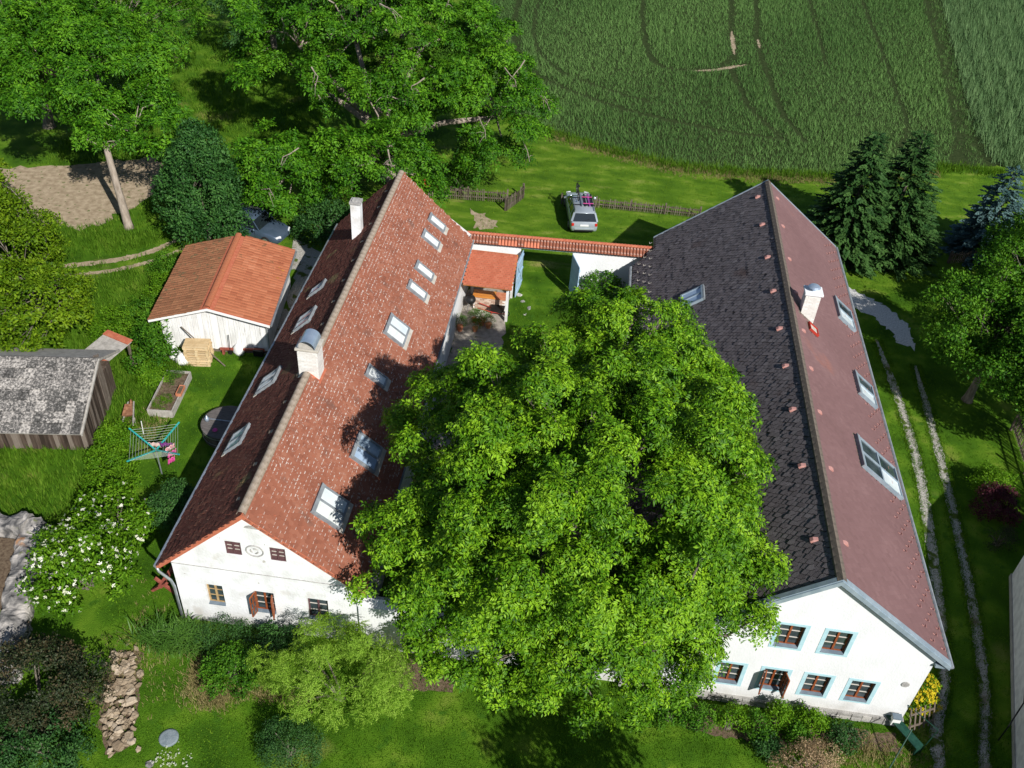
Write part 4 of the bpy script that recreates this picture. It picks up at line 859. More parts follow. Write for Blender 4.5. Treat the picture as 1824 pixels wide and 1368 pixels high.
# ================================================================== CARS
def car(name, label, loc, rz, paint, est=True):
    c = empty(name, loc, rz, label, 'car'); L = 4.55 if est else 4.15; hw = .86
    def ring(y, w_, zb, zt, r_=.12): return [(-w_*.93, y, zb), (w_*.93, y, zb), (w_, y, zb+.12), (w_*1.01, y, (zb+zt)/2), (w_*.97, y, zt-.06), (w_*.88, y, zt), (-w_*.88, y, zt), (-w_*.97, y, zt-.06), (-w_*1.01, y, (zb+zt)/2), (-w_, y, zb+.12)]
    b0 = -L/2
    st = [(b0, hw*.86, .38, .78), (b0+.08, hw*.95, .3, .92), (b0+.45, hw, .24, .95), (-.9, hw, .22, .95), (.6, hw, .22, .93), (L/2-1.15, hw, .22, .9), (L/2-.5, hw*.97, .24, .8), (L/2-.12, hw*.88, .3, .66), (L/2, hw*.74, .36, .54)]
    k = MB(); k.loft([ring(*q) for q in st]); bo = k.build('body', paint, c, smooth=True, bevel=.0)
    md = bo.modifiers.new('edges', 'EDGE_SPLIT'); md.split_angle = R(50)
    zr_ = 1.42 if est else 1.5; yr0 = b0+(.42 if est else .5); yf = L/2-1.25
    gl = [(b0+.12, .74, .9, .0), (yr0, .66, zr_, 1), (-.3, .68, zr_+.02, 1), (.35, .66, zr_-.02, 1), (yf, .74, .88, 0)]
    k = MB(); k.loft([[(-hw*.93, gl[0][0], .9), (hw*.93, gl[0][0], .9), (hw*.93, gl[0][0]+.01, .905), (-hw*.93, gl[0][0]+.01, .905)],
                      [(-hw*.93, yr0, .9), (hw*.93, yr0, .9), (.63, yr0, zr_-.03), (-.63, yr0, zr_-.03)], [(-hw*.93, .3, .9), (hw*.93, .3, .9), (.63, .3, zr_-.03), (-.63, .3, zr_-.03)],
                      [(-hw*.93, yf, .88), (hw*.93, yf, .88), (hw*.9, yf+.01, .89), (-hw*.9, yf+.01, .89)]]); k.build('glass', 'car_glass', c)
    k = MB(); k.loft([[(-.6, yr0-.07, zr_-.05), (.6, yr0-.07, zr_-.05), (.6, yr0-.07, zr_-.02), (-.6, yr0-.07, zr_-.02)], [(-.66, yr0+.1, zr_-.04), (.66, yr0+.1, zr_-.04), (.6, yr0+.1, zr_+.02), (-.6, yr0+.1, zr_+.02)],
                      [(-.66, .1, zr_-.04), (.66, .1, zr_-.04), (.6, .1, zr_+.03), (-.6, .1, zr_+.03)], [(-.64, .42, zr_-.1), (.64, .42, zr_-.1), (.6, .42, zr_-.06), (-.6, .42, zr_-.06)]]); k.build('roof', paint, c, smooth=True)
    for sx in (-1, 1):
        k = MB()
        k.bar((sx*hw*.92, yf, .9), (sx*.64, .32, zr_-.04), .06, .05); k.bar((sx*hw*.94, -.35, .92), (sx*.65, -.35, zr_-.03), .06, .03); k.bar((sx*hw*.94, b0+.95, .92), (sx*.65, b0+.95, zr_-.03), .09, .03); k.bar((sx*hw*.92, b0+.14, .92), (sx*.63, yr0, zr_-.03), .12, .05); k.build('pillar', paint, c)
        k = MB(); k.tube([(sx*.58, yr0+.1, zr_+.07), (sx*.6, -.5, zr_+.08), (sx*.58, .15, zr_+.06)], .02, 6); k.build('roof_rail', 'alloy', c)
        k = MB(); k.lathe([(.02, -.06), (.09, -.03), (.1, .03), (.02, .08)], (sx*(hw+.1), yf-.25, .98), 10, 'y'); k.build('mirror', paint, c, smooth=True)
        k = MB(); k.box(sx*hw*.93-.16*(sx > 0)-.0, sx*hw*.93+.16*(sx < 0), b0-.012, b0+.2, .68, .86); k.build('tail_lamp', 'lamp_red', c, bevel=.02)
        k = MB(); k.obox((sx*hw*.86, L/2-.22, .55), (-sx*.3, .12, 0), (0, .1, -.02), (0, 0, .14)); k.build('headlamp', 'lamp_clear', c, bevel=.02)
        for wy in (b0+.85, L/2-.85):
            k = MB(); k.lathe([(.2, -.1), (.29, -.1), (.32, -.06), (.32, .06), (.29, .1), (.2, .1)], (sx*(hw-.07), wy, .32), 20, 'x'); wo = k.build('wheel', 'rubber', c)
            k = MB(); k.lathe([(.05, -.02), (.2, -.03), (.2, .03), (.05, .02)], (sx*(hw+.02), wy, .32), 14, 'x'); k.build('rim', 'alloy', wo)
    k = MB(); k.box(-.62, .62, b0-.03, b0+.1, .42, .56); k.build('bumper', paint, c, bevel=.03); k = MB(); k.box(-.55, .55, L/2-.06, L/2+.03, .38, .48); k.build('bumper', paint, c, bevel=.03)
    k = MB(); k.box(-.6, .6, b0-.034, b0+.09, .33, .42); k.build('lower_trim', 'black_plastic', c, bevel=.01)
    k = MB(); k.bar((-.02, b0+.16, .95), (.3, b0+.22, 1.06), .02, .02); k.build('wiper', 'black_plastic', c)
    for sx in (-1, 1):
        for y_ in (-.34, .55): k = MB(); k.box(sx*(hw+.004)-.006, sx*(hw+.004)+.006, y_, y_+.012, .3, .9); k.build('door_seam', 'black_plastic', c)
    k = MB(); k.box(-.26, .26, b0-.02, b0+.04, .68, .79); k.build('number_plate', 'white_paint', c)
    return c
A = R(9.5)
cx, cy = -.5, 53.75
car('parked_car', 'silver estate car with a bicycle on its roof rack', (cx, cy, 0), A, 'silver_paint')
T = lambda x, y, z: (cx+x*math.cos(A)-y*math.sin(A), cy+x*math.sin(A)+y*math.cos(A), z)
rk = empty('roof_rack', T(0, -.5, 1.48), A, 'roof rack bars with coloured straps on the silver car', 'roof rack')
for y in (-.55, .35): k = MB(); k.box(-.66, .66, y-.025, y+.025, 0, .04); k.build('cross_bar', 'black_plastic', rk)
for i, x in enumerate((-.1, .12, .36, .55)): k = MB(); k.box(x-.05, x+.05, -.75, .75, .04, .08); k.build('carrier_rail', ['alloy', 'black_plastic', 'purple_cloth', 'black_plastic'][i], rk)
for y in (-.5, .32): k = MB(); k.box(-.05, .6, y-.025, y+.025, .08, .1); k.build('strap', 'pink_cloth', rk)
bk = empty('bicycle', T(-.32, -.1, 1.53), A, 'dark bicycle standing upright on the roof of the silver car', 'bicycle')
def torus(mb, c, r_, q, n=20): mb.tube([(c[0], c[1]+r_*math.cos(a), c[2]+r_*math.sin(a)) for a in np.linspace(0, 2*PI, n+1)], q, 6, caps=False)
for y in (-.5, .52):
    k = MB(); torus(k, (0, y, .33), .32, .022); wo = k.build('wheel', 'rubber', bk)
    k = MB()
    for j in range(8): a = j*PI/4; k.tube([(0, y, .33), (0, y+.3*math.cos(a), .33+.3*math.sin(a))], .003, 4)
    k.lathe([(.02, -.04), (.02, .04)], (0, y, .33), 8, 'x'); k.build('spokes', 'alloy', wo)
k = MB()
for a, b in (((0, -.5, .33), (0, -.05, .3)), ((0, -.05, .3), (0, -.2, .75)), ((0, -.2, .72), (0, .32, .78)), ((0, -.05, .3), (0, .34, .68)), ((0, -.5, .33), (0, -.18, .68)), ((0, .52, .33), (0, .3, .9))): k.tube([a, b], .02, 6)
k.build('frame', 'black_plastic', bk)
k = MB(); k.tube([(-.3, .24, .96), (0, .3, .92), (.3, .24, .96)], .016, 6); k.build('handlebar', 'black_plastic', bk)
k = MB(); k.loft([[(-.07, -.34, .86), (.07, -.34, .86), (.06, -.34, .9), (-.06, -.34, .9)], [(-.02, -.08, .87), (.02, -.08, .87), (.02, -.08, .9), (-.02, -.08, .9)]]); k.build('saddle', 'black_plastic', bk)
car('parked_car', 'grey blue car half hidden under leaves behind the garage', (-19.55, 47.25, 0), R(-104), 'steel_grey_paint', False)

# ================================================================== GARDEN OBJECTS
pa = (-18.25, 35.05); pr = R(8)
for lv in range(8):
    p = empty('pallet', (pa[0]+random.uniform(-.03, .03), pa[1]+random.uniform(-.03, .03), lv*.145), pr+random.uniform(-.02, .02),
              ['wooden pallet at the bottom of the pale stack by the garage', 'second', 'third', 'fourth', 'fifth', 'sixth', 'seventh', 'topmost wooden pallet of the pale stack by the garage'][lv] if lv in (0, 7) else ['second', 'third', 'fourth', 'fifth', 'sixth', 'seventh'][lv-1]+' wooden pallet from the bottom of the stack by the garage', 'pallet', 'stacked pallets')
    if lv == 0: pm = {}
    for i in range(7 if lv == 7 else 5):
        nb = 7 if lv == 7 else 5; k = MB(); y = -.4+i*.8/(nb-.12)*.98; k.box(-.6, .6, y, y+.09, .12, .142, random.random()); k.build('deck_board', 'pallet_wood', p)
    for y in (-.4, -.05, .3):
        k = MB(); k.box(-.6, .6, y, y+.1, .0, .02, random.random()); k.build('base_board', 'pallet_wood', p)
        for x in (-.6, -.07, .46): k = MB(); k.box(x, x+.14, y, y+.1, .02, .1, random.random()); k.build('block', 'pallet_wood', p)
    for x in (-.6, -.07, .46): k = MB(); k.box(x, x+.14, -.4, .4, .1, .12, random.random()); k.build('stringer', 'pallet_wood', p)
k = MB(); k.tube([(0, 0, 1.6), (2.3, -.75, .05)], [.03, .035], 8); o = k.build('wooden_pole', 'grey_wood'); o.location = (-19.2, 35.6, 0); setp(o, 'long wooden pole leaning across the pallet stack', 'pole')
k = MB(); k.tube([(0, 0, .0), (.03, .06, 1.2)], .02, 6); k.loft([[(-.1, 0, .02), (.1, 0, .02), (.1, .04, .3), (-.1, .04, .3)], [(-.1, .02, .02), (.1, .02, .02), (.1, .06, .3), (-.1, .06, .3)]]); o = k.build('garden_spade', 'black_plastic'); o.location = (-17.0, 35.85, .0); setp(o, 'dark garden tool leaning on the white garage gable', 'tool')
for i, (x, y, s_) in enumerate(((-19.5, 35.0, .32), (-19.0, 34.75, .36), (-16.6, 36.0, .28), (-19.75, 35.3, .26))):
    k = MB(); k.loft([[(s_*q*math.cos(a)+random.uniform(-.03, .03), s_*q*.8*math.sin(a)+random.uniform(-.03, .03), z) for a in np.linspace(0, 2*PI, 11)[:-1]] for z, q in ((0, .9), (.18, 1.05), (.4, .9), (.55, .5), (.6, .25))]); o = k.build('white_sack', 'white_paint', smooth=True); o.location = (x, y, 0)
    setp(o, ['small white sack behind the others by the vine', 'larger white sack directly left of the pallet stack', 'white sack right of the pallets below the garage wall', 'white sack leaning at the corner of the garage'][i], 'sack', 'white sacks at the garage')
k = MB(); k.box(-.25, .25, -.15, .15, 0, .35); o = k.build('black_crate', 'black_plastic', bevel=.03); o.location = (-15.6, 36.1, 0); setp(o, 'black box at the right foot of the garage gable', 'box')
k = MB(); k.box(-1.1, 1.1, -.04, .04, .25, .37); k.box(-1, -.9, -.1, .1, 0, .25); k.box(.9, 1, -.1, .1, 0, .25); o = k.build('low_bench', 'red_wood'); o.location = (-16.4, 36.0, 0); o.rotation_euler = (0, 0, R(8)); setp(o, 'low brown beam bench along the garage gable', 'bench')
# raised bed
RB = empty('raised_bed', (-18.6, 32.2, 0), R(5), 'grey plank raised bed with soil and seedlings on the lawn', 'raised bed')
bw, bl, bh = .56, 1.45, .42
for i, (a, b) in enumerate((((-bw, -bl), (bw, -bl)), ((bw, -bl), (bw, bl)), ((bw, bl), (-bw, bl)), ((-bw, bl), (-bw, -bl)))):
    for z in (0, .21): k = MB(); k.bar((a[0], a[1], z+.105), (b[0], b[1], z+.105), .05, .2); k.build('board', 'plank_grey', RB)
k = MB(); k.box(-bw+.03, bw-.03, -bl+.03, bl-.03, .02, .3); k.build('soil', 'soil', RB)
PB = empty('planter_box', (-18.02, 32.15, .42), R(5), 'terracotta window box on the edge of the raised bed', 'planter')
k = MB(); k.box(-.12, .12, -.32, .32, 0, .04); k.box(-.13, -.1, -.33, .33, .04, .17); k.box(.1, .13, -.33, .33, .04, .17); k.box(-.1, .1, -.33, -.3, .04, .17); k.box(-.1, .1, .3, .33, .04, .17); k.build('trough', 'terracotta', PB)
k = MB(); k.box(-.1, .1, -.3, .3, .04, .13); k.build('soil', 'soil', PB)
# rotary line and washing
RLh = 1.7; RLx, RLy = -16.95, 27.25
RD = empty('rotary_clothes_line', (RLx, RLy, 0), R(22), 'teal rotary clothes line standing on the left lawn', 'clothes line')
k = MB(); k.tube([(0, 0, 0), (0, 0, 1.55)], .03, 8); k.build('pole', 'zinc', RD)
for i in range(4):
    a = PI/4+i*PI/2; k = MB(); k.bar((.05*math.cos(a), .05*math.sin(a), 1.45), (1.45*math.cos(a), 1.45*math.sin(a), 1.95), .05, .05); k.build('arm', 'teal_paint', RD)
for j in range(7):
    q = .45+j*.15; z = 1.45+.5*(q/1.45); k = MB()
    for i in range(4):
        a = PI/4+i*PI/2; b = a+PI/2; p1, p2 = Vector((q*math.cos(a), q*math.sin(a), z)), Vector((q*math.cos(b), q*math.sin(b), z)); k.tube([p1, (p1+p2)/2-Vector((0, 0, .03)), p2], .006, 4)
    k.build('line', 'line_wire', RD)
def cloth(name, label, m, x, y, z, w_, h, rz):
    k = MB(); nx, nz = 8, 6; G_ = [[(-w_/2+w_*i/nx, .03*math.sin(i*1.9+j*.6)+.02*math.sin(j*1.3), -h*j/nz-.015*math.sin(i*1.1)) for i in range(nx+1)] for j in range(nz+1)]
    vs = [p for r_ in G_ for p in r_]; fs = [(j*(nx+1)+i, j*(nx+1)+i+1, (j+1)*(nx+1)+i+1, (j+1)*(nx+1)+i) for j in range(nz) for i in range(nx)]
    k.add(vs, fs); o = k.build(name, m, smooth=True); md = o.modifiers.new('thick', 'SOLIDIFY'); md.thickness = .012
    o.location = (x, y, z); o.rotation_euler = (R(25), 0, rz); setp(o, label, 'laundry', 'washing on the rotary line')
cloth('pink_trousers', 'bright pink garment hanging lowest on the rotary clothes line', 'pink_cloth', -15.95, 26.65, 1.75, .3, .55, R(55))
cloth('pink_shirt', 'pink shirt beside the striped one on the rotary clothes line', 'pink_cloth', -16.05, 27.0, 1.8, .4, .55, R(60))
cloth('striped_shirt', 'red and white striped shirt on the rotary clothes line', 'striped_cloth', -16.25, 27.25, 1.82, .45, .5, R(60))
cloth('purple_shirt', 'purple shirt in the middle of the rotary clothes line', 'purple_cloth', -16.55, 27.4, 1.78, .55, .45, R(10))
cloth('cream_towel', 'pale rose towel at the left of the rotary clothes line', 'rose_cloth', -17.05, 27.35, 1.75, .45, .5, R(5))
# round tub
TB = empty('hot_tub', (-15.1, 30.3, 0), 0, 'round wooden tub with dark lid beside the left farmhouse', 'hot tub')
tr_ = 1.1
for i in range(40):
    a = 2*PI*i/40; k = MB(); d = Vector((math.cos(a), math.sin(a), 0)); t_ = Vector((-d.y, d.x, 0)); k.obox(d*(tr_-.05)-t_*.084, t_*.168, d*.05, (0, 0, .62), random.random()); k.build('stave', 'grey_wood', TB)
for z_ in (.15, .5): k = MB(); k.lathe([(tr_+.01, z_), (tr_+.01, z_+.04)], n=40); k.build('hoop', 'zinc', TB)
k = MB(); k.lathe([(tr_+.02, .6), (tr_+.02, .66), (tr_-.05, .68), (.01, .7)], n=40); k.build('lid', 'tub_lid', TB)
k = MB(); k.box(-.95, .95, -.02, .02, .705, .74); k.build('lid_hinge', 'zinc', TB)
k = MB(); k.lathe([(.1, 0), (.11, .16), (.04, .2), (.03, .3)], n=12); o = k.build('metal_jug', 'steel_blue', smooth=True); o.location = (-15.95, 30.2, .69); setp(o, 'small blue grey jug on the round tub lid', 'jug')
k = MB(); k.lathe([(.05, 0), (.12, .06), (.1, .1)], n=12); o = k.build('red_bowl', 'pink_cloth', smooth=True); o.location = (-15.35, 29.6, .69); setp(o, 'small red bowl on the round tub lid', 'bowl')
# old barrow frame
OB = empty('old_wheelbarrow', (-19.75, 30.35, 0), R(20), 'weathered wooden barrow frame with rusty load beside the raised bed', 'wheelbarrow')
for x in (-.25, .25):
    k = MB(); k.bar((x*.5, .95, .25), (x, -.9, .4), .06, .06); k.build('handle', 'plank_grey', OB)
    k = MB(); k.bar((x, -.35, .36), (x, -.4, 0), .05, .05); k.build('leg', 'plank_grey', OB)
k = MB(); k.loft([[(-.12, -.2, .34), (.12, -.2, .34), (.08, .4, .34), (-.08, .4, .34)], [(-.26, -.3, .52), (.22, -.34, .55), (.14, .5, .5), (-.18, .46, .56)]]); k.build('tray', 'rust', OB)
k = MB(); torus(k, (0, .9, .2), .18, .03); k.build('wheel', 'rust', OB)
k = MB(); k.tube([(0, 0, 0), (.05, 0, .9)], .02, 6); o = k.build('white_stake', 'white_paint'); o.location = (-18.7, 29.4, 0); setp(o, 'thin white stake on the lawn above the clothes line', 'stake')
# red trestle by the left house
TR = empty('red_trestle', (-14.35, 21.1, 0), R(-6), 'red timber trestle lying beside the left farmhouse corner', 'trestle')
k = MB(); k.box(-.07, .07, 0, 2.3, .42, .56); k.build('beam', 'red_wood', TR)
for y in (.08, 2.2):
    k = MB(); k.bar((-.45, y, .04), (.28, y, .72), .1, .1); k.build('leg', 'red_wood', TR); k = MB(); k.bar((.45, y+.11, .04), (-.28, y+.11, .72), .1, .1); k.build('leg', 'red_wood', TR)
# lid in the lawn, rocks
k = MB(); k.lathe([(.32, 0), (.32, .05), (.28, .07), (.02, .08)], n=28); o = k.build('well_cover', 'cover_grey'); o.location = (-11.77, 15.52, 0); setp(o, 'round blue grey cover in the lower left lawn', 'cover')
def rock(x, y, s_, m, label=None, z=0, parent=None):
    k = MB(); n1 = random.choice((5, 6, 7)); rings = []
    j = [random.uniform(.6, 1.25) for _ in range(n1)]; ax = random.uniform(.55, .95); of = random.uniform(0, 6)
    for i, (q, zz) in enumerate(((.95, -.15), (1, .3), (.72, .62))): rings.append([(s_*q*j[a]*random.uniform(.9, 1.1)*math.cos(2*PI*a/n1+of), s_*ax*q*j[a]*random.uniform(.9, 1.1)*math.sin(2*PI*a/n1+of), s_*.75*zz+random.uniform(-.03, .03)*(i > 0)) for a in range(n1)])
    k.loft(rings, t=random.random()); o = k.build('rock', m); o.location = (x, y, z); o.rotation_euler = (random.uniform(-.35, .35), random.uniform(-.35, .35), random.uniform(0, 6)); return o
sheet('rockery_soil', [(-15.0, 18.6), (-14.0, 18.5), (-13.2, 16.5), (-12.9, 15.0), (-13.6, 14.6), (-14.2, 15.6), (-14.9, 17.2)], .007, 'soil', .08, .25)
ctr = [(-14.5, 18.1), (-14.15, 17.3), (-13.95, 16.6), (-13.75, 15.9), (-13.45, 15.3)]
for i in range(150):
    c = ctr[i % 5]; o = rock(c[0]+random.gauss(0, .27), c[1]+random.gauss(0, .3), random.choice((.08, .1, .12, .15, .2))*random.uniform(.8, 1.2), 'sandstone', z=random.uniform(0, .1)); setp(o, ['sand coloured rock at the upper end of the rockery pile', 'sand coloured rock in the upper half of the rockery pile', 'sand coloured rock in the middle of the rockery pile', 'sand coloured rock in the lower half of the rockery pile', 'sand coloured rock at the lower end of the rockery pile'][i % 5], 'rock', 'rockery stones '+['at the upper end', 'in the upper half', 'in the middle', 'in the lower half', 'at the lower end'][i % 5])
o = rock(-12.0, 14.55, .16, 'stone'); setp(o, 'single grey stone below the round lawn cover', 'rock')
# green bench frame at the right corner
GB = empty('green_bench', (13.2, 19.55, 0), R(-55), 'dark green board bench with tall frame at the right house corner', 'bench')
k = MB(); k.box(-.75, .75, -.17, .17, .42, .47); k.build('seat', 'green_paint', GB)
for x in (-.72, .72): k = MB(); k.box(x-.03, x+.03, -.15, .15, 0, .42); k.build('leg', 'green_paint', GB)
k = MB(); k.tube([(-.75, .18, 0), (-.75, .18, 1.25), (.75, .55, 1.15), (.75, .2, 0)], .018, 6); k.build('frame', 'green_paint', GB)
k = MB(); k.tube([(12.5-12.9, -1.1, 0), (.25, -.1, 1.2)], .025, 6); o = k.build('green_post', 'green_paint'); o.location = (12.9, 19.2, 0); setp(o, 'thin leaning green post in front of the green bench', 'post')
MBX = empty('meter_box', (12.95, 19.85, 0), 0, 'small white box with dark lid at the right house corner', 'box')
k = MB(); k.box(-.14, .14, -.1, .1, .3, .7); k.build('case', 'white_paint', MBX); k = MB(); k.box(-.16, .16, -.13, .11, .7, .74); k.build('lid', 'sill_slate', MBX)
TL = empty('wooden_trellis', (14.0, 19.95, 0), R(25), 'small grey wooden trellis before the yellow flower bush', 'trellis')
for i in range(6): k = MB(); x = -.5+i*.2; k.obox((x, 0, .05), (.06, 0, 0), (0, .03, 0), (0, .35, .85)); k.build('slat', 'grey_wood', TL)
for z in (.2, .65): k = MB(); k.obox((-.55, z*.41-.02, z), (1.1, 0, 0), (0, .03, 0), (0, .02, .06)); k.build('rail', 'grey_wood', TL)
# yard objects
WB = empty('wheelbarrow', (-4.6, 42.0, 0), R(-90), 'wheelbarrow with red handles on the yard paving', 'wheelbarrow')
k = MB(); k.loft([[(-.16, .1, .25), (.16, .1, .25), (.16, .6, .25), (-.16, .6, .25)], [(-.27, 0, .5), (.27, 0, .5), (.27, .75, .5), (-.27, .75, .5)]]); k.build('tray', 'black_plastic', WB)
for x in (-.2, .2): k = MB(); k.tube([(x*.4, .85, .2), (x, .1, .3), (x*1.2, -.7, .5)], .022, 6); k.build('handle', 'red_frame', WB); k = MB(); k.tube([(x, .1, .3), (x*1.1, .0, 0)], .018, 6); k.build('leg', 'red_frame', WB)
k = MB(); torus(k, (0, .88, .18), .15, .03); k.build('wheel', 'rubber', WB)
GR = empty('kettle_grill', (-5.75, 42.15, 0), 0, 'black kettle grill beside the brick counter', 'grill')
k = MB(); k.lathe([(.05, .5), (.22, .56), (.29, .7), (.29, .74), (.22, .9), (.05, .96)], n=18); k.build('bowl', 'black_plastic', GR, smooth=True)
for i in range(3): a = i*2.1; k = MB(); k.tube([(.15*math.cos(a), .15*math.sin(a), .6), (.32*math.cos(a), .32*math.sin(a), 0)], .015, 6); k.build('leg', 'alloy', GR)
pots = [(-6.0, 40.2, .17, 'terracotta pot with a green shrub against the yard wall'), (-5.35, 41.1, .15, 'terracotta pot with leaves left of the white flowers'), (-4.55, 40.75, .16, 'terracotta pot at the right of the flower group'), (-4.95, 40.95, .2, 'large terracotta pot with white flowers in the yard'), (-5.2, 40.3, .14, 'small terracotta pot in front of the flower group')]
for x, y, s_, lb in pots:
    p = empty('flower_pot', (x, y, 0), 0, lb, 'flower pot', 'pots in the yard'); k = MB(); k.lathe([(s_*.7, 0), (s_, s_*1.5), (s_*1.12, s_*1.5), (s_*1.12, s_*1.8), (s_*.95, s_*1.8)], n=16); k.build('pot', 'terracotta', p); k = MB(); k.lathe([(s_*.9, s_*1.6), (.01, s_*1.7)], n=12); k.build('soil', 'soil', p)
for i, (x, y) in enumerate(((-3.0, 43.6), (-2.6, 43.0), (-2.75, 42.4), (-3.3, 44.2))):
    o = rock(x, y, .17+.05*(i % 2), 'stone', z=-.06); setp(o, ['flat stone in the gateway grass beside the left gate leaf', 'flat stone farthest to the right in the gateway grass', 'flat stone nearest the walnut in the gateway grass', 'flat stone at the hinge side of the left gate leaf'][i], 'stone', 'gateway stepping stones')

# ================================================================== VEGETATION
def leaflet(p, d, up, L, w_):
    d = d/np.linalg.norm(d); s_ = np.cross(up, d); s_ /= np.linalg.norm(s_)+1e-9; u = np.cross(d, s_)
    return [p, p+d*L*.5+s_*w_/2+u*w_*.18, p+d*L-u*L*.16, p+d*L*.5-s_*w_/2+u*w_*.18]
def sprig_pinnate(nl=6, pairs=3, L=.15, w_=.062, rl=.34, up=.35):
    V = []; F = []
    for i in range(nl):
        a = 2*PI*i/nl+rng.uniform(-.3, .3); el = up+rng.uniform(-.35, .35); d = np.array([math.cos(a)*math.cos(el), math.sin(a)*math.cos(el), math.sin(el)])
        nrm = np.array([-math.cos(a)*math.sin(el), -math.sin(a)*math.sin(el), math.cos(el)]); sd = np.cross(nrm, d)
        for q in range(pairs+1):
            t = (.35+.65*q/pairs)*rl; p = d*t-np.array([0, 0, 1])*(t*t*.5)
            if q == pairs: dirs = [d]
            else: dirs = [d*.55+sd, d*.55-sd]
            for e in dirs:
                e = e-np.array([0, 0, .25])+rng.normal(0, .12, 3); b = len(V); V += leaflet(p, e, nrm+rng.normal(0, .2, 3), L*rng.uniform(.8, 1.2), w_*rng.uniform(.85, 1.2)); F += [(b, b+1, b+2), (b, b+2, b+3)]
    return np.array(V), np.array(F)
def sprig_leafy(n=26, R_=.3, L=.11, w_=.06, flat=.6, droop=.2):
    V = []; F = []
    for i in range(n):
        d = rng.normal(0, 1, 3); d[2] = abs(d[2])*flat; d /= np.linalg.norm(d); p = d*R_*rng.uniform(.3, 1)
        e = d+rng.normal(0, .5, 3)-np.array([0, 0, droop]); b = len(V); V += leaflet(p, e, d*.7+np.array([0, 0, .7])+rng.normal(0, .3, 3), L*rng.uniform(.7, 1.25), w_*rng.uniform(.8, 1.2)); F += [(b, b+1, b+2), (b, b+2, b+3)]
    return np.array(V), np.array(F)
def sprig_needles(L=.6, n=22, w_=.05):
    V = []; F = []                      # a flat spray: shoot along +x, side twigs
    for i in range(n):
        t = i/n; s_ = 1 if i % 2 else -1; p = np.array([L*t, 0, -.12*L*t*t]); ll = L*.42*(1-t*.75)
        e = np.array([.75, s_*.8, rng.uniform(-.15, .25)]); b = len(V); V += leaflet(p, e, np.array([rng.normal(0, .2), rng.normal(0, .25), 1.]), ll*rng.uniform(.8, 1.2), w_*rng.uniform(.8, 1.3)); F += [(b, b+1, b+2), (b, b+2, b+3)]
    b = len(V); V += leaflet(np.array([L*.7, 0, -.06*L]), np.array([1, 0, .1]), np.array([0, 0, 1.]), L*.4, w_); F += [(b, b+1, b+2), (b, b+2, b+3)]
    return np.array(V), np.array(F)
SPR = {
    'walnut': [sprig_pinnate(5, 3, .165, .07, .36) for _ in range(6)],
    'ash': [sprig_pinnate(5, 3, .22, .085, .48, .3) for _ in range(6)],
    'leafy': [sprig_leafy(22, .34, .17, .09) for _ in range(6)],
    'small': [sprig_leafy(30, .22, .085, .05) for _ in range(5)],
    'tiny': [sprig_leafy(34, .2, .06, .028, .8, .1) for _ in range(5)],
    'feather': [sprig_pinnate(6, 5, .085, .026, .34, .2) for _ in range(5)],
}
def ell_lobes(c, r, n, lr, zmin=-.55, seed=1):
    g = np.random.default_rng(seed); c = np.array(c, float); r = np.array(r, float); pts = []; tries = 0; md = 1.5/math.sqrt(n)*1.15
    while len(pts) < n and tries < 9000:
        tries += 1; d = g.normal(0, 1, 3); d /= np.linalg.norm(d)
        if d[2] < zmin: continue
        if all(np.linalg.norm(d-q) > md for q in pts): pts.append(d)
        if tries % 1500 == 0: md *= .85
    D = np.array(pts); k = g.uniform(.62, 1.0, (len(D), 1)); rad = lr*g.uniform(.7, 1.3, len(D))
    return c+D*r*k, rad, D
def crown(lobes, spr, per, m, parent, seed=1, up=.5, extra=None, scale=1., tbias=0., name='crown', flat=.8, zb=.35):
    g = np.random.default_rng(seed); LC, LR, LD = lobes; P, Z, T = [], [], []
    for c, r_, d in zip(LC, LR, LD):
        n = int(per*r_*r_*(.78 if name == 'foliage' else 1)); q = g.normal(0, 1, (n, 3))+d*.55+np.array([0, 0, zb]); q /= np.linalg.norm(q, axis=1, keepdims=True)
        rr = r_*g.uniform(.45, 1.05, (n, 1)); P.append(c+q*rr*np.array([1, 1, flat])); Z.append(q+np.array([0, 0, up])+g.normal(0, .25, (n, 3))); T.append(np.clip(g.normal(.5+tbias, .16, n)+(rr[:, 0]/r_-.8)*.35+q[:, 2]*.1+g.normal(0, .08), 0, 1))  # tint darkens inner and lower sprigs, painting shade between the lobes
    P, Z, T = np.concatenate(P), np.concatenate(Z), np.concatenate(T); N = len(P); Rm = frames(Z); var = g.integers(0, len(spr), N); parts = []
    for k, (TV, TF) in enumerate(spr):
        s_ = var == k
        if s_.any():
            V, F, Tt = scatter(TV, TF, P[s_], Rm[s_], scale*g.uniform(.8, 1.2, s_.sum()), T[s_]); Tt = np.clip(Tt+np.repeat(g.normal(0, .17, len(Tt)//4), 4), 0, 1); parts.append((V, F, Tt))
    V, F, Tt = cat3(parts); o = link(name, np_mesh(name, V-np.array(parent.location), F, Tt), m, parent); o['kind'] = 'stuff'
    return N
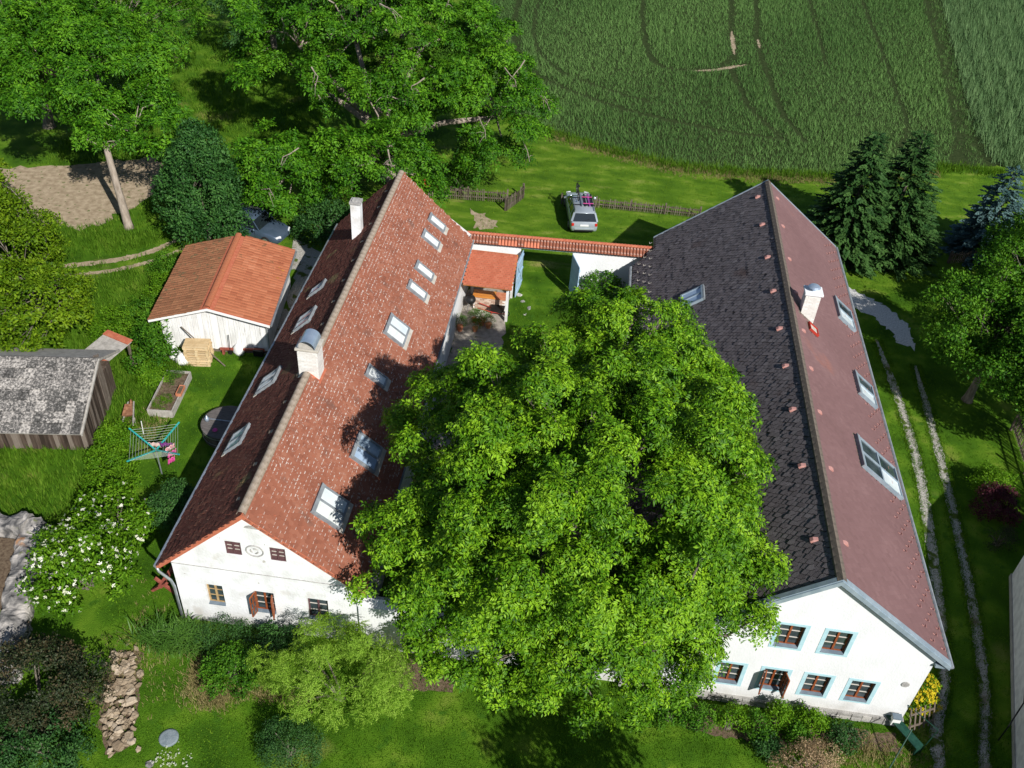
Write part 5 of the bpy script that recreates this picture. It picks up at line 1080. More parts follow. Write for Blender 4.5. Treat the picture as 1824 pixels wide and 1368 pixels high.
def skeleton(parent, base, lobes, r0, m, forks, lean=(0, 0), seed=3, nl=999, fork_h=.4, name='trunk'):
    g = random.Random(seed); LC, LR, LD = lobes; b = Vector(base); L0 = Vector(parent.location)
    top = Vector(forks[0]); mid = (b+top)/2+Vector((lean[0], lean[1], 0))
    k = MB(); k.tube([b-L0-Vector((0, 0, .1)), b-L0+Vector((0, 0, .25)), mid-L0, top-L0], [r0*1.5, r0*1.05, r0*.85, r0*.7], 10); k.build(name, m, parent, smooth=True)
    k = MB(); hubs = [Vector(f) for f in forks]
    for h in hubs[1:]: md = (top+h)/2+Vector((g.uniform(-.4, .4), g.uniform(-.4, .4), g.uniform(0, .5))); k.tube([top-L0, md-L0, h-L0], [r0*.6, r0*.45, r0*.34], 8)
    idx = list(range(len(LC))); g.shuffle(idx)
    for i in idx[:nl]:
        c = Vector(LC[i]); h = min(hubs, key=lambda q: (q-c).length); d = c-h; rr = max(.025, r0*.17)
        md = h+d*.5+Vector((g.uniform(-.5, .5), g.uniform(-.5, .5), g.uniform(.0, .7))); end = h+d*1.0
        k.tube([h-L0, md-L0, end-L0], [rr, rr*.7, rr*.25], 6)
        for _ in range(2):
            e = end+Vector((g.uniform(-1, 1), g.uniform(-1, 1), g.uniform(-.3, .8)))*LR[i]*.7; k.tube([md.lerp(end, .5)-L0, e-L0], [rr*.35, rr*.12], 5)
    k.build('limbs', m, parent, smooth=True)
def merge(*ls): return tuple(np.concatenate([l[i] for l in ls]) for i in range(3))

# the walnut in the yard
WN = empty('walnut_tree', (.8, 22.6, 0), 0, 'huge bright green walnut tree between the two farmhouses', 'tree')
wl_ = merge(ell_lobes((1.1, 22.4, 7.0), (6.3, 6.0, 5.0), 150, .76, -.4, 5), ell_lobes((2.0, 29.0, 6.4), (4.0, 4.1, 3.5), 66, .72, -.4, 6), ell_lobes((1.2, 22.4, 6.4), (4.8, 4.8, 3.7), 36, 1.0, -.3, 7), ell_lobes((1.8, 28.4, 5.6), (2.4, 2.8, 2.4), 14, .9, -.3, 14),
            ell_lobes((-3.5, 26.8, 5.4), (2.7, 3.3, 2.5), 30, .7, -.4, 8), ell_lobes((4.9, 20.3, 5.8), (2.8, 1.5, 1.9), 22, .68, -.25, 9), ell_lobes((-2.0, 18.7, 3.0), (2.5, 1.2, 1.8), 22, .66, -.6, 12), ell_lobes((4.3, 26.4, 6.9), (2.3, 3.0, 2.2), 22, .7, -.3, 15), ell_lobes((4.4, 19.0, 3.4), (1.5, 1.0, 1.8), 12, .62, -.6, 13), ell_lobes((2.0, 18.0, 3.2), (2.4, 1.2, 2.0), 22, .66, -.6, 10), ell_lobes((-3.2, 20.2, 5.0), (3.0, 2.4, 2.5), 28, .7, -.5, 11))
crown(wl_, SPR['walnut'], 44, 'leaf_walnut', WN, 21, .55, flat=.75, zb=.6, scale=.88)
skeleton(WN, (.8, 22.6, 0), wl_, .45, 'bark', [(.7, 22.4, 2.6), (-2.6, 20.8, 4.6), (3.6, 21.4, 4.8), (1.8, 27.6, 4.8), (1.6, 19.0, 3.2), (.6, 22.4, 6.5), (-3, 25.8, 4.4), (4.6, 19.6, 4.2)], seed=3, nl=110)
# big old tree behind the left farmhouse
T1 = empty('old_tree', (-13.4, 56, 0), 0, 'big old tree with grey branches behind the left farmhouse', 'tree')
l1 = merge(ell_lobes((-14.6, 58, 7.8), (9.4, 7.2, 5.6), 110, 1.1, -.3, 31), ell_lobes((-18.4, 49.2, 3.4), (3.0, 2.4, 2.6), 26, .95, -.5, 32), ell_lobes((-6.2, 57, 5.0), (3.0, 3.8, 3.4), 28, 1.0, -.6, 33), ell_lobes((-13.2, 50.0, 3.8), (4.4, 2.2, 2.8), 26, .95, -.5, 34), ell_lobes((-18.3, 46.9, 2.5), (1.1, .7, .6), 7, .6, -.4, 37), ell_lobes((-14, 57, 5.6), (6, 5, 2.6), 22, 1.1, -.3, 36))
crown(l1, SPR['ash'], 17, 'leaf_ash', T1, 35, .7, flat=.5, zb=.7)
skeleton(T1, (-13.4, 56, 0), l1, .42, 'bark_pale', [(-13.3, 55.8, 3.0), (-18.5, 56, 6.2), (-9.6, 56.6, 6.6), (-13, 51.6, 3.4), (-14, 60, 7), (-11.5, 57.5, 8.5), (-18.0, 50.4, 2.8), (-6.6, 57.2, 4.6), (-15.5, 57, 8.5), (-20, 59.5, 7)], seed=8, nl=90)
k = MB(); gg = random.Random(5)
for i in range(34):       # dead hanging twigs
    q = gg.randrange(len(l1[0])); c = Vector(l1[0][q])-Vector(T1.location); p = c+Vector((gg.uniform(-.6, .6), gg.uniform(-.9, .2), l1[1][q]*.75)); d = Vector((gg.uniform(-1, 1), gg.uniform(-1, .2), gg.uniform(-.5, .3)))
    a = p+d*.6+Vector((0, 0, .1)); b = a+d*.6+Vector((gg.uniform(-.3, .3), gg.uniform(-.3, .3), -.25)); k.tube([p-d*.8, p, a, b], [.045, .035, .025, .01], 5)
    for _ in range(gg.randint(2, 5)):
        o_ = p.lerp(b, gg.random()); e = o_+d*gg.uniform(0, .5)+Vector((gg.uniform(-.5, .5), gg.uniform(-.5, .3), gg.uniform(-.7, .15))); k.tube([o_, o_.lerp(e, .5)+Vector((0, 0, .08)), e], [.018, .012, .005], 4)
setp(k.build('dead_twigs', 'bark_pale', T1), kind='stuff')
# trees at the upper left
T2 = empty('ash_tree', (-27.05, 46.4, 0), 0, 'tall tree with bare pale trunk by the tilled soil patch', 'tree')
l2 = merge(ell_lobes((-32.4, 53.0, 7.0), (6.0, 5.6, 2.8), 70, 1.15, -.4, 41), ell_lobes((-27.0, 49.0, 5.5), (3.2, 2.6, 1.7), 24, .9, -.5, 42))
crown(l2, SPR['ash'], 17, 'leaf_ash', T2, 43, .7, flat=.45, zb=.8)
skeleton(T2, (-27.05, 46.4, 0), l2, .24, 'bark_pale', [(-27.6, 46.9, 4.8), (-31, 51, 5.4), (-26.8, 48.8, 5.0), (-34, 54, 5.6), (-32, 55.5, 6)], seed=9, nl=34)
T3 = empty('ash_tree', (-38, 58, 0), 0, 'dense green tree in the upper left corner', 'tree')
l3 = merge(ell_lobes((-38, 58, 6), (6, 6, 4.6), 50, 1.5, -.4, 45), ell_lobes((-33, 62, 6.5), (5, 5, 4), 36, 1.4, -.4, 46)); crown(l3, SPR['ash'], 7, 'leaf_ash', T3, 47, .6); skeleton(T3, (-38, 58, 0), l3, .35, 'bark', [(-37.6, 58, 3), (-33.5, 61, 5)], seed=10)
for i, (x, y, h) in enumerate(((-27, 74, 5), (-20.5, 72, 5.5))):
    t = empty('background_tree', (x, y, 0), 0, ['shadowy tree at the top edge above the grassy lane', 'dark leafy tree at the top edge left of the big old tree'][i], 'tree'); l = ell_lobes((x, y, h), (4.2, 4, 4), 34, 1.4, -.6, 50+i); crown(l, SPR['ash'], 7, 'leaf_dark', t, 52+i, .5); skeleton(t, (x, y, 0), l, .3, 'bark', [(x, y, 2.5)], seed=12)
# broad cone beside the path
T4 = empty('hornbeam_tree', (-21.9, 46.0, 0), 0, 'dark green conical leafy tree behind the garage', 'tree')
ls = []
for i, (z, r_) in enumerate(((1.6, 1.9), (2.7, 2.1), (3.8, 1.8), (4.8, 1.4), (5.8, .9))): ls.append(ell_lobes((-21.9, 46.0, z), (r_, r_, .8), 16 if i < 3 else 10, .72, -.5, 60+i))
ls.append(ell_lobes((-21.9, 46, 6.5), (.4, .4, .6), 5, .5, -.2, 66)); l4 = merge(*ls); crown(l4, SPR['leafy'], 40, 'leaf_hornbeam', T4, 67, .4); skeleton(T4, (-21.9, 46, 0), l4, .13, 'bark', [(-21.9, 46, 1.2), (-21.9, 46, 4)], seed=13)
# yellowish tree at the left edge
T5 = empty('locust_tree', (-27.6, 37.2, 0), 0, 'yellow green leafy tree at the left edge above the shed', 'tree')
l5 = merge(ell_lobes((-32.6, 40.4, 3.4), (2.4, 2.8, 2.4), 22, .95, -.4, 75), ell_lobes((-29.2, 36.6, 3.2), (3.2, 4.0, 2.6), 50, 1.0, -.4, 71), ell_lobes((-25.8, 34.4, 2.7), (2.2, 2.8, 1.8), 28, .85, -.5, 72), ell_lobes((-34.5, 43, 3.2), (2.0, 2.6, 2.4), 20, .9, -.4, 73)); crown(l5, SPR['leafy'], 25, 'leaf_yellowish', T5, 74, .6, flat=.55, zb=.7); skeleton(T5, (-27.6, 37.2, 0), l5, .25, 'bark', [(-27.6, 37.2, 1.6), (-25, 36, 2.6), (-28.5, 41, 2.8)], seed=14)
# right side trees
T6 = empty('maple_tree', (20.2, 39.5, 0), 0, 'leafy green tree at the right edge beside the gravel track', 'tree')
l6 = merge(ell_lobes((20.6, 39.2, 4.3), (3.7, 4.2, 2.9), 52, .9, -.5, 81), ell_lobes((23, 36, 4.0), (2.4, 3.2, 2.8), 30, 1.0, -.5, 82), ell_lobes((20.8, 39, 3.6), (2.0, 2.4, 1.6), 14, 1.1, -.4, 84)); crown(l6, SPR['leafy'], 34, 'leaf_mid', T6, 83, .6, tbias=.05, flat=.55, zb=.7); skeleton(T6, (20.4, 39.5, 0), l6, .22, 'bark', [(20.4, 39.4, 1.8), (22.4, 37, 2.8)], seed=15)
T7 = empty('maple_tree', (24.5, 46.5, 0), 0, 'leafy green tree at the right edge below the blue spruce', 'tree')
l7 = merge(ell_lobes((24.6, 46.6, 3.2), (3.2, 3.4, 2.6), 40, .85, -.5, 85), ell_lobes((26, 50, 2.6), (2.6, 2.6, 2.2), 24, .95, -.5, 86)); crown(l7, SPR['leafy'], 26, 'leaf_mid', T7, 87, .6, flat=.55, zb=.7); skeleton(T7, (24.5, 46.5, 0), l7, .22, 'bark', [(24.5, 46.5, 1.6)], seed=16)
# spruces
def spruce(x, y, h, rb, m, label, seed, dens=1.):
    t = empty('spruce_tree', (x, y, 0), 0, label, 'tree'); g = np.random.default_rng(seed); P, X, S, T = [], [], [], []
    nt_ = int(h/.25)
    for i in range(nt_):
        z = .25+i*(h-.3)/nt_; f = 1-z/h; r_ = rb*(f**.85)*(1+.1*math.sin(i*2.3))+.12; nb = max(5, int((7+f*13)*dens))
        for b in range(nb):
            a = 2*PI*b/nb+g.uniform(-.35, .35)+i*1.3; rr = r_*g.uniform(.72, 1.12); nseg = max(1, int(rr/.3))
            for q in range(nseg):
                d = rr*(q+.45)/nseg
                if d < rr*.35 and f > .3: continue
                P.append((x+math.cos(a)*d, y+math.sin(a)*d, z-d*d*.13+g.uniform(-.05, .05)+.12*(q == nseg-1))); aa = a+g.uniform(-.5, .5); X.append((math.cos(aa), math.sin(aa), g.uniform(-.25, .15))); S.append((.75+.45*f)*g.uniform(.75, 1.25)); T.append(np.clip(.2+.62*d/rr+g.normal(0, .16), 0, 1))
    P, X, S, T = map(np.array, (P, X, S, T)); X /= np.linalg.norm(X, axis=1, keepdims=True); up = np.array([[0, 0, 1.]])+g.normal(0, .25, X.shape); Y = np.cross(up, X); Y /= np.linalg.norm(Y, axis=1, keepdims=True); Z = np.cross(X, Y); Rm = np.stack([X, Y, Z], 2)
    tpl = sprig_needles(.62, 14, .15); V, F, Tt = scatter(*tpl, P, Rm, S, T); o = link('crown', np_mesh('crown', V-np.array(t.location), F, Tt), m, t); o['kind'] = 'stuff'
    k = MB(); k.tube([(0, 0, -.1), (0, 0, h*.5), (0, 0, h-.2)], [.17, .1, .02], 8); k.build('trunk', 'bark', t)
spruce(15.9, 53.0, 8.0, 3.0, 'needle_green', 'dark green spruce standing directly behind the right farmhouse', 91, 1.4)
spruce(18.6, 53.6, 8.2, 3.1, 'needle_green', 'dark green spruce beside the field edge, right of its twin', 92, 1.4)
spruce(25.0, 55.0, 6.0, 2.0, 'needle_blue', 'blue grey spruce at the right edge', 93, 1.1)
# shrubs
def shrub(name, label, x, y, z, r, n, lr, spr, per, m, seed, up=.5, stems=True, zmin=-.5, cat='shrub', flowers=None, tbias=0, scale=1.):
    t = empty(name, (x, y, 0), 0, label, cat); l = ell_lobes((x, y, z), r, n, lr, zmin, seed); crown(l, SPR[spr], per, m, t, seed+1, up, tbias=tbias, name='foliage', scale=scale)
    if stems:
        k = MB(); g = random.Random(seed)
        for i in range(min(7, n)): c = l[0][i]; k.tube([(g.uniform(-.12, .12), g.uniform(-.12, .12), -.05), ((c[0]-x)*.4, (c[1]-y)*.4, c[2]*.55), (c[0]-x, c[1]-y, c[2])], [.05, .035, .012], 6)
        k.build('stems', 'bark', t)
    if flowers:
        nm, fm, cnt, fs = flowers; g = np.random.default_rng(seed+7); P, Z = [], []
        for i in range(cnt):
            j = g.integers(0, len(l[0])); d = g.normal(0, 1, 3)+l[2][j]*.7+np.array([0, -.25, .8]); d /= np.linalg.norm(d); P.append(l[0][j]+d*l[1][j]*1.08); Z.append(d+np.array([0, 0, .6]))
        P, Z = np.array(P), np.array(Z); TV, TF = [], []
        for i in range(14):
            a = g.uniform(0, 6.28); q = fs*math.sqrt(g.uniform(0, 1)); b = len(TV); p = np.array([q*math.cos(a), q*math.sin(a), .03*g.uniform(-1, 1)]); s_ = fs*.32
            TV += [p+[s_, 0, 0], p+[0, s_, .01], p+[-s_, 0, 0], p+[0, -s_, .01]]; TF += [(b, b+1, b+2), (b, b+2, b+3)]
        V, F, T = scatter(np.array(TV), np.array(TF), P, frames(Z), g.uniform(.5, 1.15, len(P)), g.uniform(.2, .9, len(P))); o = link(nm, np_mesh(nm, V-np.array(t.location), F, T), fm, t); o['kind'] = 'stuff'
    return t
shrub('elder_bush', 'elder bush covered with white flower heads at the lower left', -17.2, 21.0, 1.35, (1.55, 1.9, 1.3), 34, .58, 'leafy', 46, 'leaf_elder', 101, flowers=('flower_heads', 'white_flower', 230, .075), scale=.8)
shrub('elder_bush', 'smaller elder bush with few white flowers above the flowering one', -17.3, 23.9, .9, (1.5, 1.0, .9), 18, .5, 'leafy', 50, 'leaf_elder', 103, flowers=('flower_heads', 'white_flower', 60, .06), scale=.8)
shrub('lilac_bush', 'round dark green bush at the left wall of the left farmhouse', -15.1, 24.6, .85, (.85, .9, .85), 20, .42, 'small', 90, 'leaf_dark', 105, tbias=.15)
shrub('barberry_bush', 'large dark brownish shrub in the lower left corner', -16.6, 16.2, .8, (2.3, 1.7, 1.0), 40, .6, 'small', 55, 'leaf_brownish', 107, scale=1.1)
shrub('barberry_bush', 'dark shrub with tan twigs at the bottom left corner', -15.4, 14.3, .5, (1.6, 1.0, .8), 22, .5, 'small', 55, 'leaf_dark', 109, scale=1.1)
FT = shrub('feathery_tree', 'feathery yellow green small tree before the left farmhouse gable', -6.5, 17.9, 1.55, (2.7, 1.5, 1.35), 40, .5, 'feather', 70, 'leaf_feather', 111, .3, cat='tree')
shrub('dwarf_conifer', 'dark dwarf conifer bush at the bottom edge', -7.6, 15.5, .6, (.85, .75, .85), 20, .38, 'tiny', 130, 'leaf_dark', 113, 1.2, tbias=.2)
shrub('peony_bush', 'leafy green bush left of the feathery tree', -10.4, 18.1, .45, (.95, .75, .5), 18, .4, 'small', 100, 'leaf_mid', 115)
shrub('herb_bed', 'grey green herbs below the left farmhouse gable', -11.3, 19.4, .3, (.95, .55, .35), 14, .36, 'tiny', 110, 'leaf_dark', 117, tbias=.25, stems=False)
shrub('shade_bush', 'shaded dark bush between herbs and the feathery tree', -9.4, 19.2, .5, (.8, .6, .55), 14, .4, 'small', 90, 'leaf_dark', 119)
for i, (x, y, z, r_, m_) in enumerate(((6.0, 19.0, .45, .55, 'leaf_mid'), (7.1, 18.95, .5, .5, 'leaf_elder'), (8.05, 18.75, .5, .45, 'leaf_mid'), (8.75, 19.35, .5, .34, 'leaf_elder'), (9.95, 19.35, .5, .34, 'leaf_elder'), (8.3, 18.2, .25, .4, 'leaf_dark'), (9.4, 18.9, .25, .32, 'leaf_mid'), (11.0, 18.95, .3, .5, 'leaf_dark'), (5.0, 18.9, .45, .55, 'leaf_mid'))):
    shrub('rose_bush', ['green shrub under the walnut edge by the right gable', 'bright leafy shrub below the open window of the right gable', 'rounded shrub between walnut edge and stone plinth', 'small upright shrub touching the plinth below the middle window', 'solitary young shrub before the stone plinth', 'low dark clump at the lawn side of the bed', 'low green clump behind the dry bush', 'dark low shrub below the rightmost window', 'shrub deep under the walnut near the right gable'][i], x, y, z, (r_, r_*.75, z), 10, .24, 'small', 120, m_, 121+2*i, scale=1.0)
shrub('dry_bush', 'dry tan grass bush at the bottom edge', 9.7, 17.6, .5, (.9, .6, .7), 16, .4, 'tiny', 85, 'twig_tan', 145)
shrub('forsythia_bush', 'bright yellow flowering bush at the right house corner', 14.1, 21.1, .45, (.55, .55, .5), 14, .3, 'small', 70, 'leaf_elder', 147, flowers=('blossom', 'yellow_flower', 420, .06))
shrub('barberry_bush', 'round dark purple bush in the shade at the right', 19.4, 31.3, .65, (.8, .75, .65), 18, .38, 'small', 110, 'leaf_purple', 149)
shrub('spirea_bush', 'pale greyish round bush below the purple one', 19.2, 29.5, .35, (.5, .45, .4), 10, .28, 'tiny', 120, 'leaf_brownish', 151)
shrub('box_bush', 'small bright green bush above the purple one', 19.7, 32.9, .5, (.7, .6, .55), 12, .36, 'small', 110, 'leaf_elder', 153)
shrub('hazel_bush', 'dark bush at the right edge by the garden fence', 22.6, 30.2, .8, (1.4, 2.0, .9), 24, .5, 'small', 70, 'leaf_mid', 155)
shrub('climbing_plant', 'green climbing plant at the white yard wall near the gate', 1.3, 44.9, .65, (1.0, .4, .8), 16, .36, 'leafy', 60, 'leaf_mid', 157, scale=.8)
shrub('vine', 'green vine growing at the left corner of the garage', -20.6, 35.6, .9, (.8, .9, .9), 18, .42, 'leafy', 60, 'leaf_mid', 159, scale=.8)
shrub('elder_sapling', 'leafy sapling left of the raised bed', -20.2, 34.0, .7, (.7, 1.0, .7), 14, .4, 'leafy', 60, 'leaf_mid', 161, scale=.8)
for i, (x, y, r_) in enumerate(((-22.3, 38.0, 1.0), (-22.0, 40.2, 1.1), (-21.4, 36.8, .8), (-23.4, 36.4, 1.1), (-22.8, 42.4, 1.0))):
    shrub('nettle_clump', ['nettle clump beside the garage, nearest the corner vine', 'nettle clump halfway along the left garage eave', 'low nettles against the garage front corner', 'nettle clump behind the small hut', 'nettle clump by the path behind the garage'][i], x, y, .35, (r_, r_, .45), 14, .4, 'small', 75, ['leaf_mid', 'leaf_elder'][i % 2], 163+2*i, stems=False, cat='plant')
for i, (x, y, r_) in enumerate(((-18.4, 25.8, .9), (-19.2, 27.0, .9), (-19.8, 33.2, .6), (-19.6, 28.6, .7))):
    shrub('bramble_clump', ['bramble clump left of the clothes line', 'bramble clump at the foot of the shed wall', 'bramble clump beside the raised bed', 'low brambles between shed and clothes line'][i], x, y, .35, (r_, r_*.8, .45), 14, .4, 'small', 80, 'leaf_elder', 173+2*i, stems=False, cat='plant')
shrub('wall_shrub', 'leafy shrub behind the back fence under the big tree', -8.4, 55.2, 1.0, (1.1, 1.0, 1.0), 14, .5, 'leafy', 45, 'leaf_mid', 181)
shrub('wall_shrub', 'dark shrubs between the grey blue car and the left farmhouse', -15.4, 47.9, 1.0, (1.6, 1.2, 1.1), 20, .55, 'leafy', 45, 'leaf_dark', 183)
for i, (x, y, s_, lb) in enumerate(pots):
    shrub('potted_plant', ['green shrub growing in the pot by the yard wall', 'leafy plant in the pot left of the white flowers', 'grassy plant in the pot at the right of the flower group', 'white flowering plant in the large yard pot', 'low green plant in the small front pot'][i], x, y, s_*1.8+.2, (.26, .26, .25 if i else .45), 8, .17, 'tiny', 420, 'leaf_mid', 187+2*i, stems=False, cat='plant', zmin=-.3, scale=.55, flowers=('flower_heads', 'white_flower', 60, .04) if i == 3 else None)
shrub('seedlings', 'green lettuce seedlings at the near end of the raised bed', -18.55, 31.35, .42, (.34, .42, .04), 14, .16, 'tiny', 300, 'leaf_elder', 197, scale=.5, stems=False, cat='plant', zmin=0)
shrub('herbs', 'loose grey green herbs at the far end of the raised bed', -18.8, 33.2, .45, (.34, .36, .12), 8, .2, 'tiny', 170, 'leaf_mid', 199, scale=.7, stems=False, cat='plant', zmin=0)
# off-frame trees whose shadows reach into the picture
S1 = empty('garden_tree', (5.4, 11.6, 0), 0, 'round tree outside the lower edge that shades the lawn', 'tree'); lS = ell_lobes((5.4, 11.6, 4.6), (1.9, 1.9, 1.9), 30, .8, -.7, 201); crown(lS, SPR['leafy'], 26, 'leaf_mid', S1, 202); skeleton(S1, (5.4, 11.6, 0), lS, .15, 'bark', [(5.4, 11.6, 2.4)], seed=21)

# ------------------------------------------------------------------ grass and crop
HOUSES = [[(-13.2, 20.2), (-6.2, 20.2), (-6.2, 45), (-13.2, 45)], [(3.1, 20), (13.3, 20), (13.3, 46.5), (3.1, 46.5)], [(-20.3, 36), (-15, 36.5), (-15.7, 42.8), (-21.2, 42.4)], [(-29, 26.8), (-20.5, 28.1), (-21, 31.6), (-29, 30.4)], [(-28, 15), (-18, 15), (-19.6, 23.6), (-28, 23.2)], [(17, 5), (19.3, 27.8), (30, 26), (30, 5)], [(-6.4, 20), (3.4, 20), (3.4, 20.5), (-6.4, 20.5)]]
BARE = [DIRT, GRAVEL, YARD, FIELD, FIELD2, [(-15.6, 36), (-13.6, 36), (-13.8, 45), (-17.2, 47.5), (-17.5, 44.5), (-15.9, 43.8)]]
def blade_tuft(n, h, w_, spread, lean):
    V = []; F = []
    for i in range(n):
        a = rng.uniform(0, 6.28); p = np.array([rng.normal(0, spread), rng.normal(0, spread), 0]); d = np.array([math.cos(a), math.sin(a), 0]); s_ = np.array([-d[1], d[0], 0])*w_/2; hh = h*rng.uniform(.6, 1.2); b = len(V)
        V += [p-s_, p+s_, p+d*lean*hh*rng.uniform(.2, 1.2)+np.array([0, 0, hh])]; F.append((b, b+1, b+2))
    return np.array(V), np.array(F)
def grow(name, label, cat, P, tpls, m, smin=.7, smax=1.3, tint=None, hscale=None):
    N = len(P); pos = np.column_stack([P, np.zeros(N)]); var = rng.integers(0, len(tpls), N); parts = []; a = rng.uniform(0, 6.28, N); Z = np.zeros(N)
    Rm = np.stack([np.stack([np.cos(a), np.sin(a), Z], 1), np.stack([-np.sin(a), np.cos(a), Z], 1), np.stack([Z, Z, Z+1], 1)], 2)
    if hscale is not None: Rm[:, :, 2] *= hscale[:, None]
    T = np.clip(rng.normal(.5, .18, N), 0, 1) if tint is None else np.clip(tint, 0, 1); S = rng.uniform(smin, smax, N)
    for k_, (TV, TF) in enumerate(tpls):
        s_ = var == k_
        if s_.any(): parts.append(scatter(TV, TF, pos[s_], Rm[s_], S[s_], T[s_]))
    o = link(name, np_mesh(name, *cat3(parts)), m); setp(o, label, cat, kind='stuff'); return o
def uni(x0, x1, y0, y1, n): return np.column_stack([rng.uniform(x0, x1, n), rng.uniform(y0, y1, n)])
def outside(P, polys):
    ok = np.ones(len(P), bool)
    for q in polys: ok &= ~in_poly(P, q)
    return ok
LT = [blade_tuft(3, .07, .024, .06, .8) for _ in range(8)]
P = np.concatenate([uni(-16, 18, 13.5, 20.3, 20000), uni(-20.5, -13, 20, 36, 9000), uni(-7, 14, 45.6, 63.5, 14000), uni(13.3, 22, 18, 54, 11000), uni(14, 32, 46, 66, 8000), uni(-3.5, 2.8, 37, 45, 3500), uni(-26, -8, 45, 66, 5000)])
ok = outside(P, HOUSES+BARE) & ((dist_line(P, TRACK_L)+rng.normal(0, .07, len(P)) > .17) | (rng.random(len(P)) < .1)) & ((dist_line(P, TRACK_R)+rng.normal(0, .07, len(P)) > .16) | (rng.random(len(P)) < .1))
P = P[ok]; me_ = (P[:, 1] > 46.7) & (P[:, 0] > -11) & (P[:, 1] > 47.4+np.clip(P[:, 0]-14.5, 0, 99)*.5)
grow('meadow_grass', 'short yellow green grass of the mown meadow behind the yard', 'grass', P[me_], LT, 'blade_meadow', .7, 1.3); P = P[~me_]; nz = np.sin(P[:, 0]*.9+np.sin(P[:, 1]*.7)*1.3)*np.sin(P[:, 1]*1.1+P[:, 0]*.3)
grow('lawn_grass', 'short mown lawn grass around the farmhouses', 'grass', P, LT, 'blade_lawn', .7, 1.3, .5+.16*nz+rng.normal(0, .15, len(P)))
WT = [blade_tuft(5, .32, .035, .1, .6) for _ in range(6)]
P = np.concatenate([uni(-30, -19.6, 23.2, 36, 5200), uni(-40, -21.5, 34, 46, 6500), uni(-36, -20, 44, 80, 7500), uni(-19.9, -18.5, 24, 36, 700)])
P = P[outside(P, HOUSES+BARE) & (dist_line(P, PATH1) > .45) & (dist_line(P, [(-32, 39.3), (-27.0, 41.3), (-24.5, 43.0), (-23.0, 45.0)]) > .4)]; P2 = np.column_stack([rng.uniform(-8, 30, 3000), np.zeros(3000)]); e = np.array(FIELD[:8]+[(30, 67.5), (36, 66)]); P2[:, 1] = np.interp(P2[:, 0], e[:, 0], e[:, 1])+rng.normal(-.25, .35, 3000)
P3 = np.column_stack([np.interp(rng.uniform(66, 120, 2600), [66, 73.6, 91.5, 109, 120], [27.5, 29, 31.3, 34, 36]), np.zeros(2600)]); yy = rng.uniform(66, 120, 2600); P3[:, 1] = yy; P3[:, 0] = np.interp(yy, [66, 73.6, 91.5, 109, 120], [27.8, 28.9, 31.4, 34.0, 35.8])+rng.normal(0, .45, 2600)
grow('lane_grass', 'dark tall grass in the lane between the two crops', 'grass', P3[:700], WT, 'blade_crop', .6, 1.1)
P = np.concatenate([P, P2]); grow('wild_grass', 'rough unmown grass along the garden and field edges', 'grass', P, WT, 'blade_wild', .6, 1.4)
# crop
CT = [blade_tuft(4, .34, .04, .09, .8) for _ in range(12)]
gx, gy = np.meshgrid(np.arange(-12, 34.5, .17), np.arange(62, 114, .22)); P = np.column_stack([gx.ravel(), gy.ravel()])+rng.normal(0, .07, (gx.size, 2)); P = P[in_poly(P, FIELD)]
TRAMS = [smooth_line(q) for q in ([(12.0, 125), (11.9, 102.1), (11.35, 91.8), (11.25, 85.9), (10.0, 83.2)], [(12.4, 84.2), (10.7, 83), (8.2, 81.6), (4.9, 81.3), (3.4, 86), (2.8, 99), (2.6, 125)], [(14.5, 125), (14.4, 103), (13.65, 89.5), (13.95, 81.3), (14.4, 74.0), (15.6, 69)],
         [(10.7, 83), (11.3, 78), (11.9, 74), (13.6, 69.8)], [(-9.5, 100), (-8.6, 85.6), (-6.4, 78.1), (-3.9, 75.0), (2, 71.4), (9, 69.4), (14, 69)], [(-7.6, 100), (-6.8, 86), (-4.8, 79.5), (-2.0, 76.4), (4, 73.2)], [(20.3, 120), (20.0, 100), (19.4, 86)], [(26.3, 120), (25.6, 100), (24.9, 86), (24.2, 74), (22.6, 69.8)])]
dm = np.full(len(P), 9.)
for i, t in enumerate(TRAMS): dm = np.minimum(dm, dist_line(P, t)*(1. if i < 5 else 1.4))
row = np.sin(P[:, 0]*2*PI/.95+np.sin(P[:, 1]*.11)*2.2+np.sin(P[:, 1]*.05+P[:, 0]*.1)*3)
hs = np.clip(.8+.08*row+.16*np.sin(P[:, 0]*.35+P[:, 1]*.21)+rng.normal(0, .1, len(P)), .35, 1.4)*np.clip(.3+dm*1.3, .3, 1)
ok = (dm > .29) & (rng.random(len(P)) < .86+.08*row); P, hs, row = P[ok], hs[ok], row[ok]
tn = .45+.06*row+.16*np.sin(P[:, 0]*.21-P[:, 1]*.13)+rng.normal(0, .13, len(P))
grow('crop_plants', 'green cereal crop with wheel tracks in the large field', 'crop', P, CT, 'blade_crop', .8, 1.2, tn, hs)
for pts in ([(7.4, 81.2), (9.4, 82.0), (10.6, 82.9), (12.2, 84.0)], [(11.4, 92.5), (11.33, 89.5), (11.28, 86.2)], [(13.75, 91), (13.7, 88.6)]): strip('bare_track', pts, .42, .012, 'dry_soil', .06)
gx, gy = np.meshgrid(np.arange(29, 56, .3), np.arange(66, 122, .36)); P = np.column_stack([gx.ravel(), gy.ravel()])+rng.normal(0, .09, (gx.size, 2)); P = P[in_poly(P, FIELD2)]
dd = dist_line(P, [(30.4, 67.6), (30.6, 76.5), (33, 88), (36.4, 109.7), (40, 135)]); row = np.sin((P[:, 0]-P[:, 1]*.12)*2*PI/1.9)
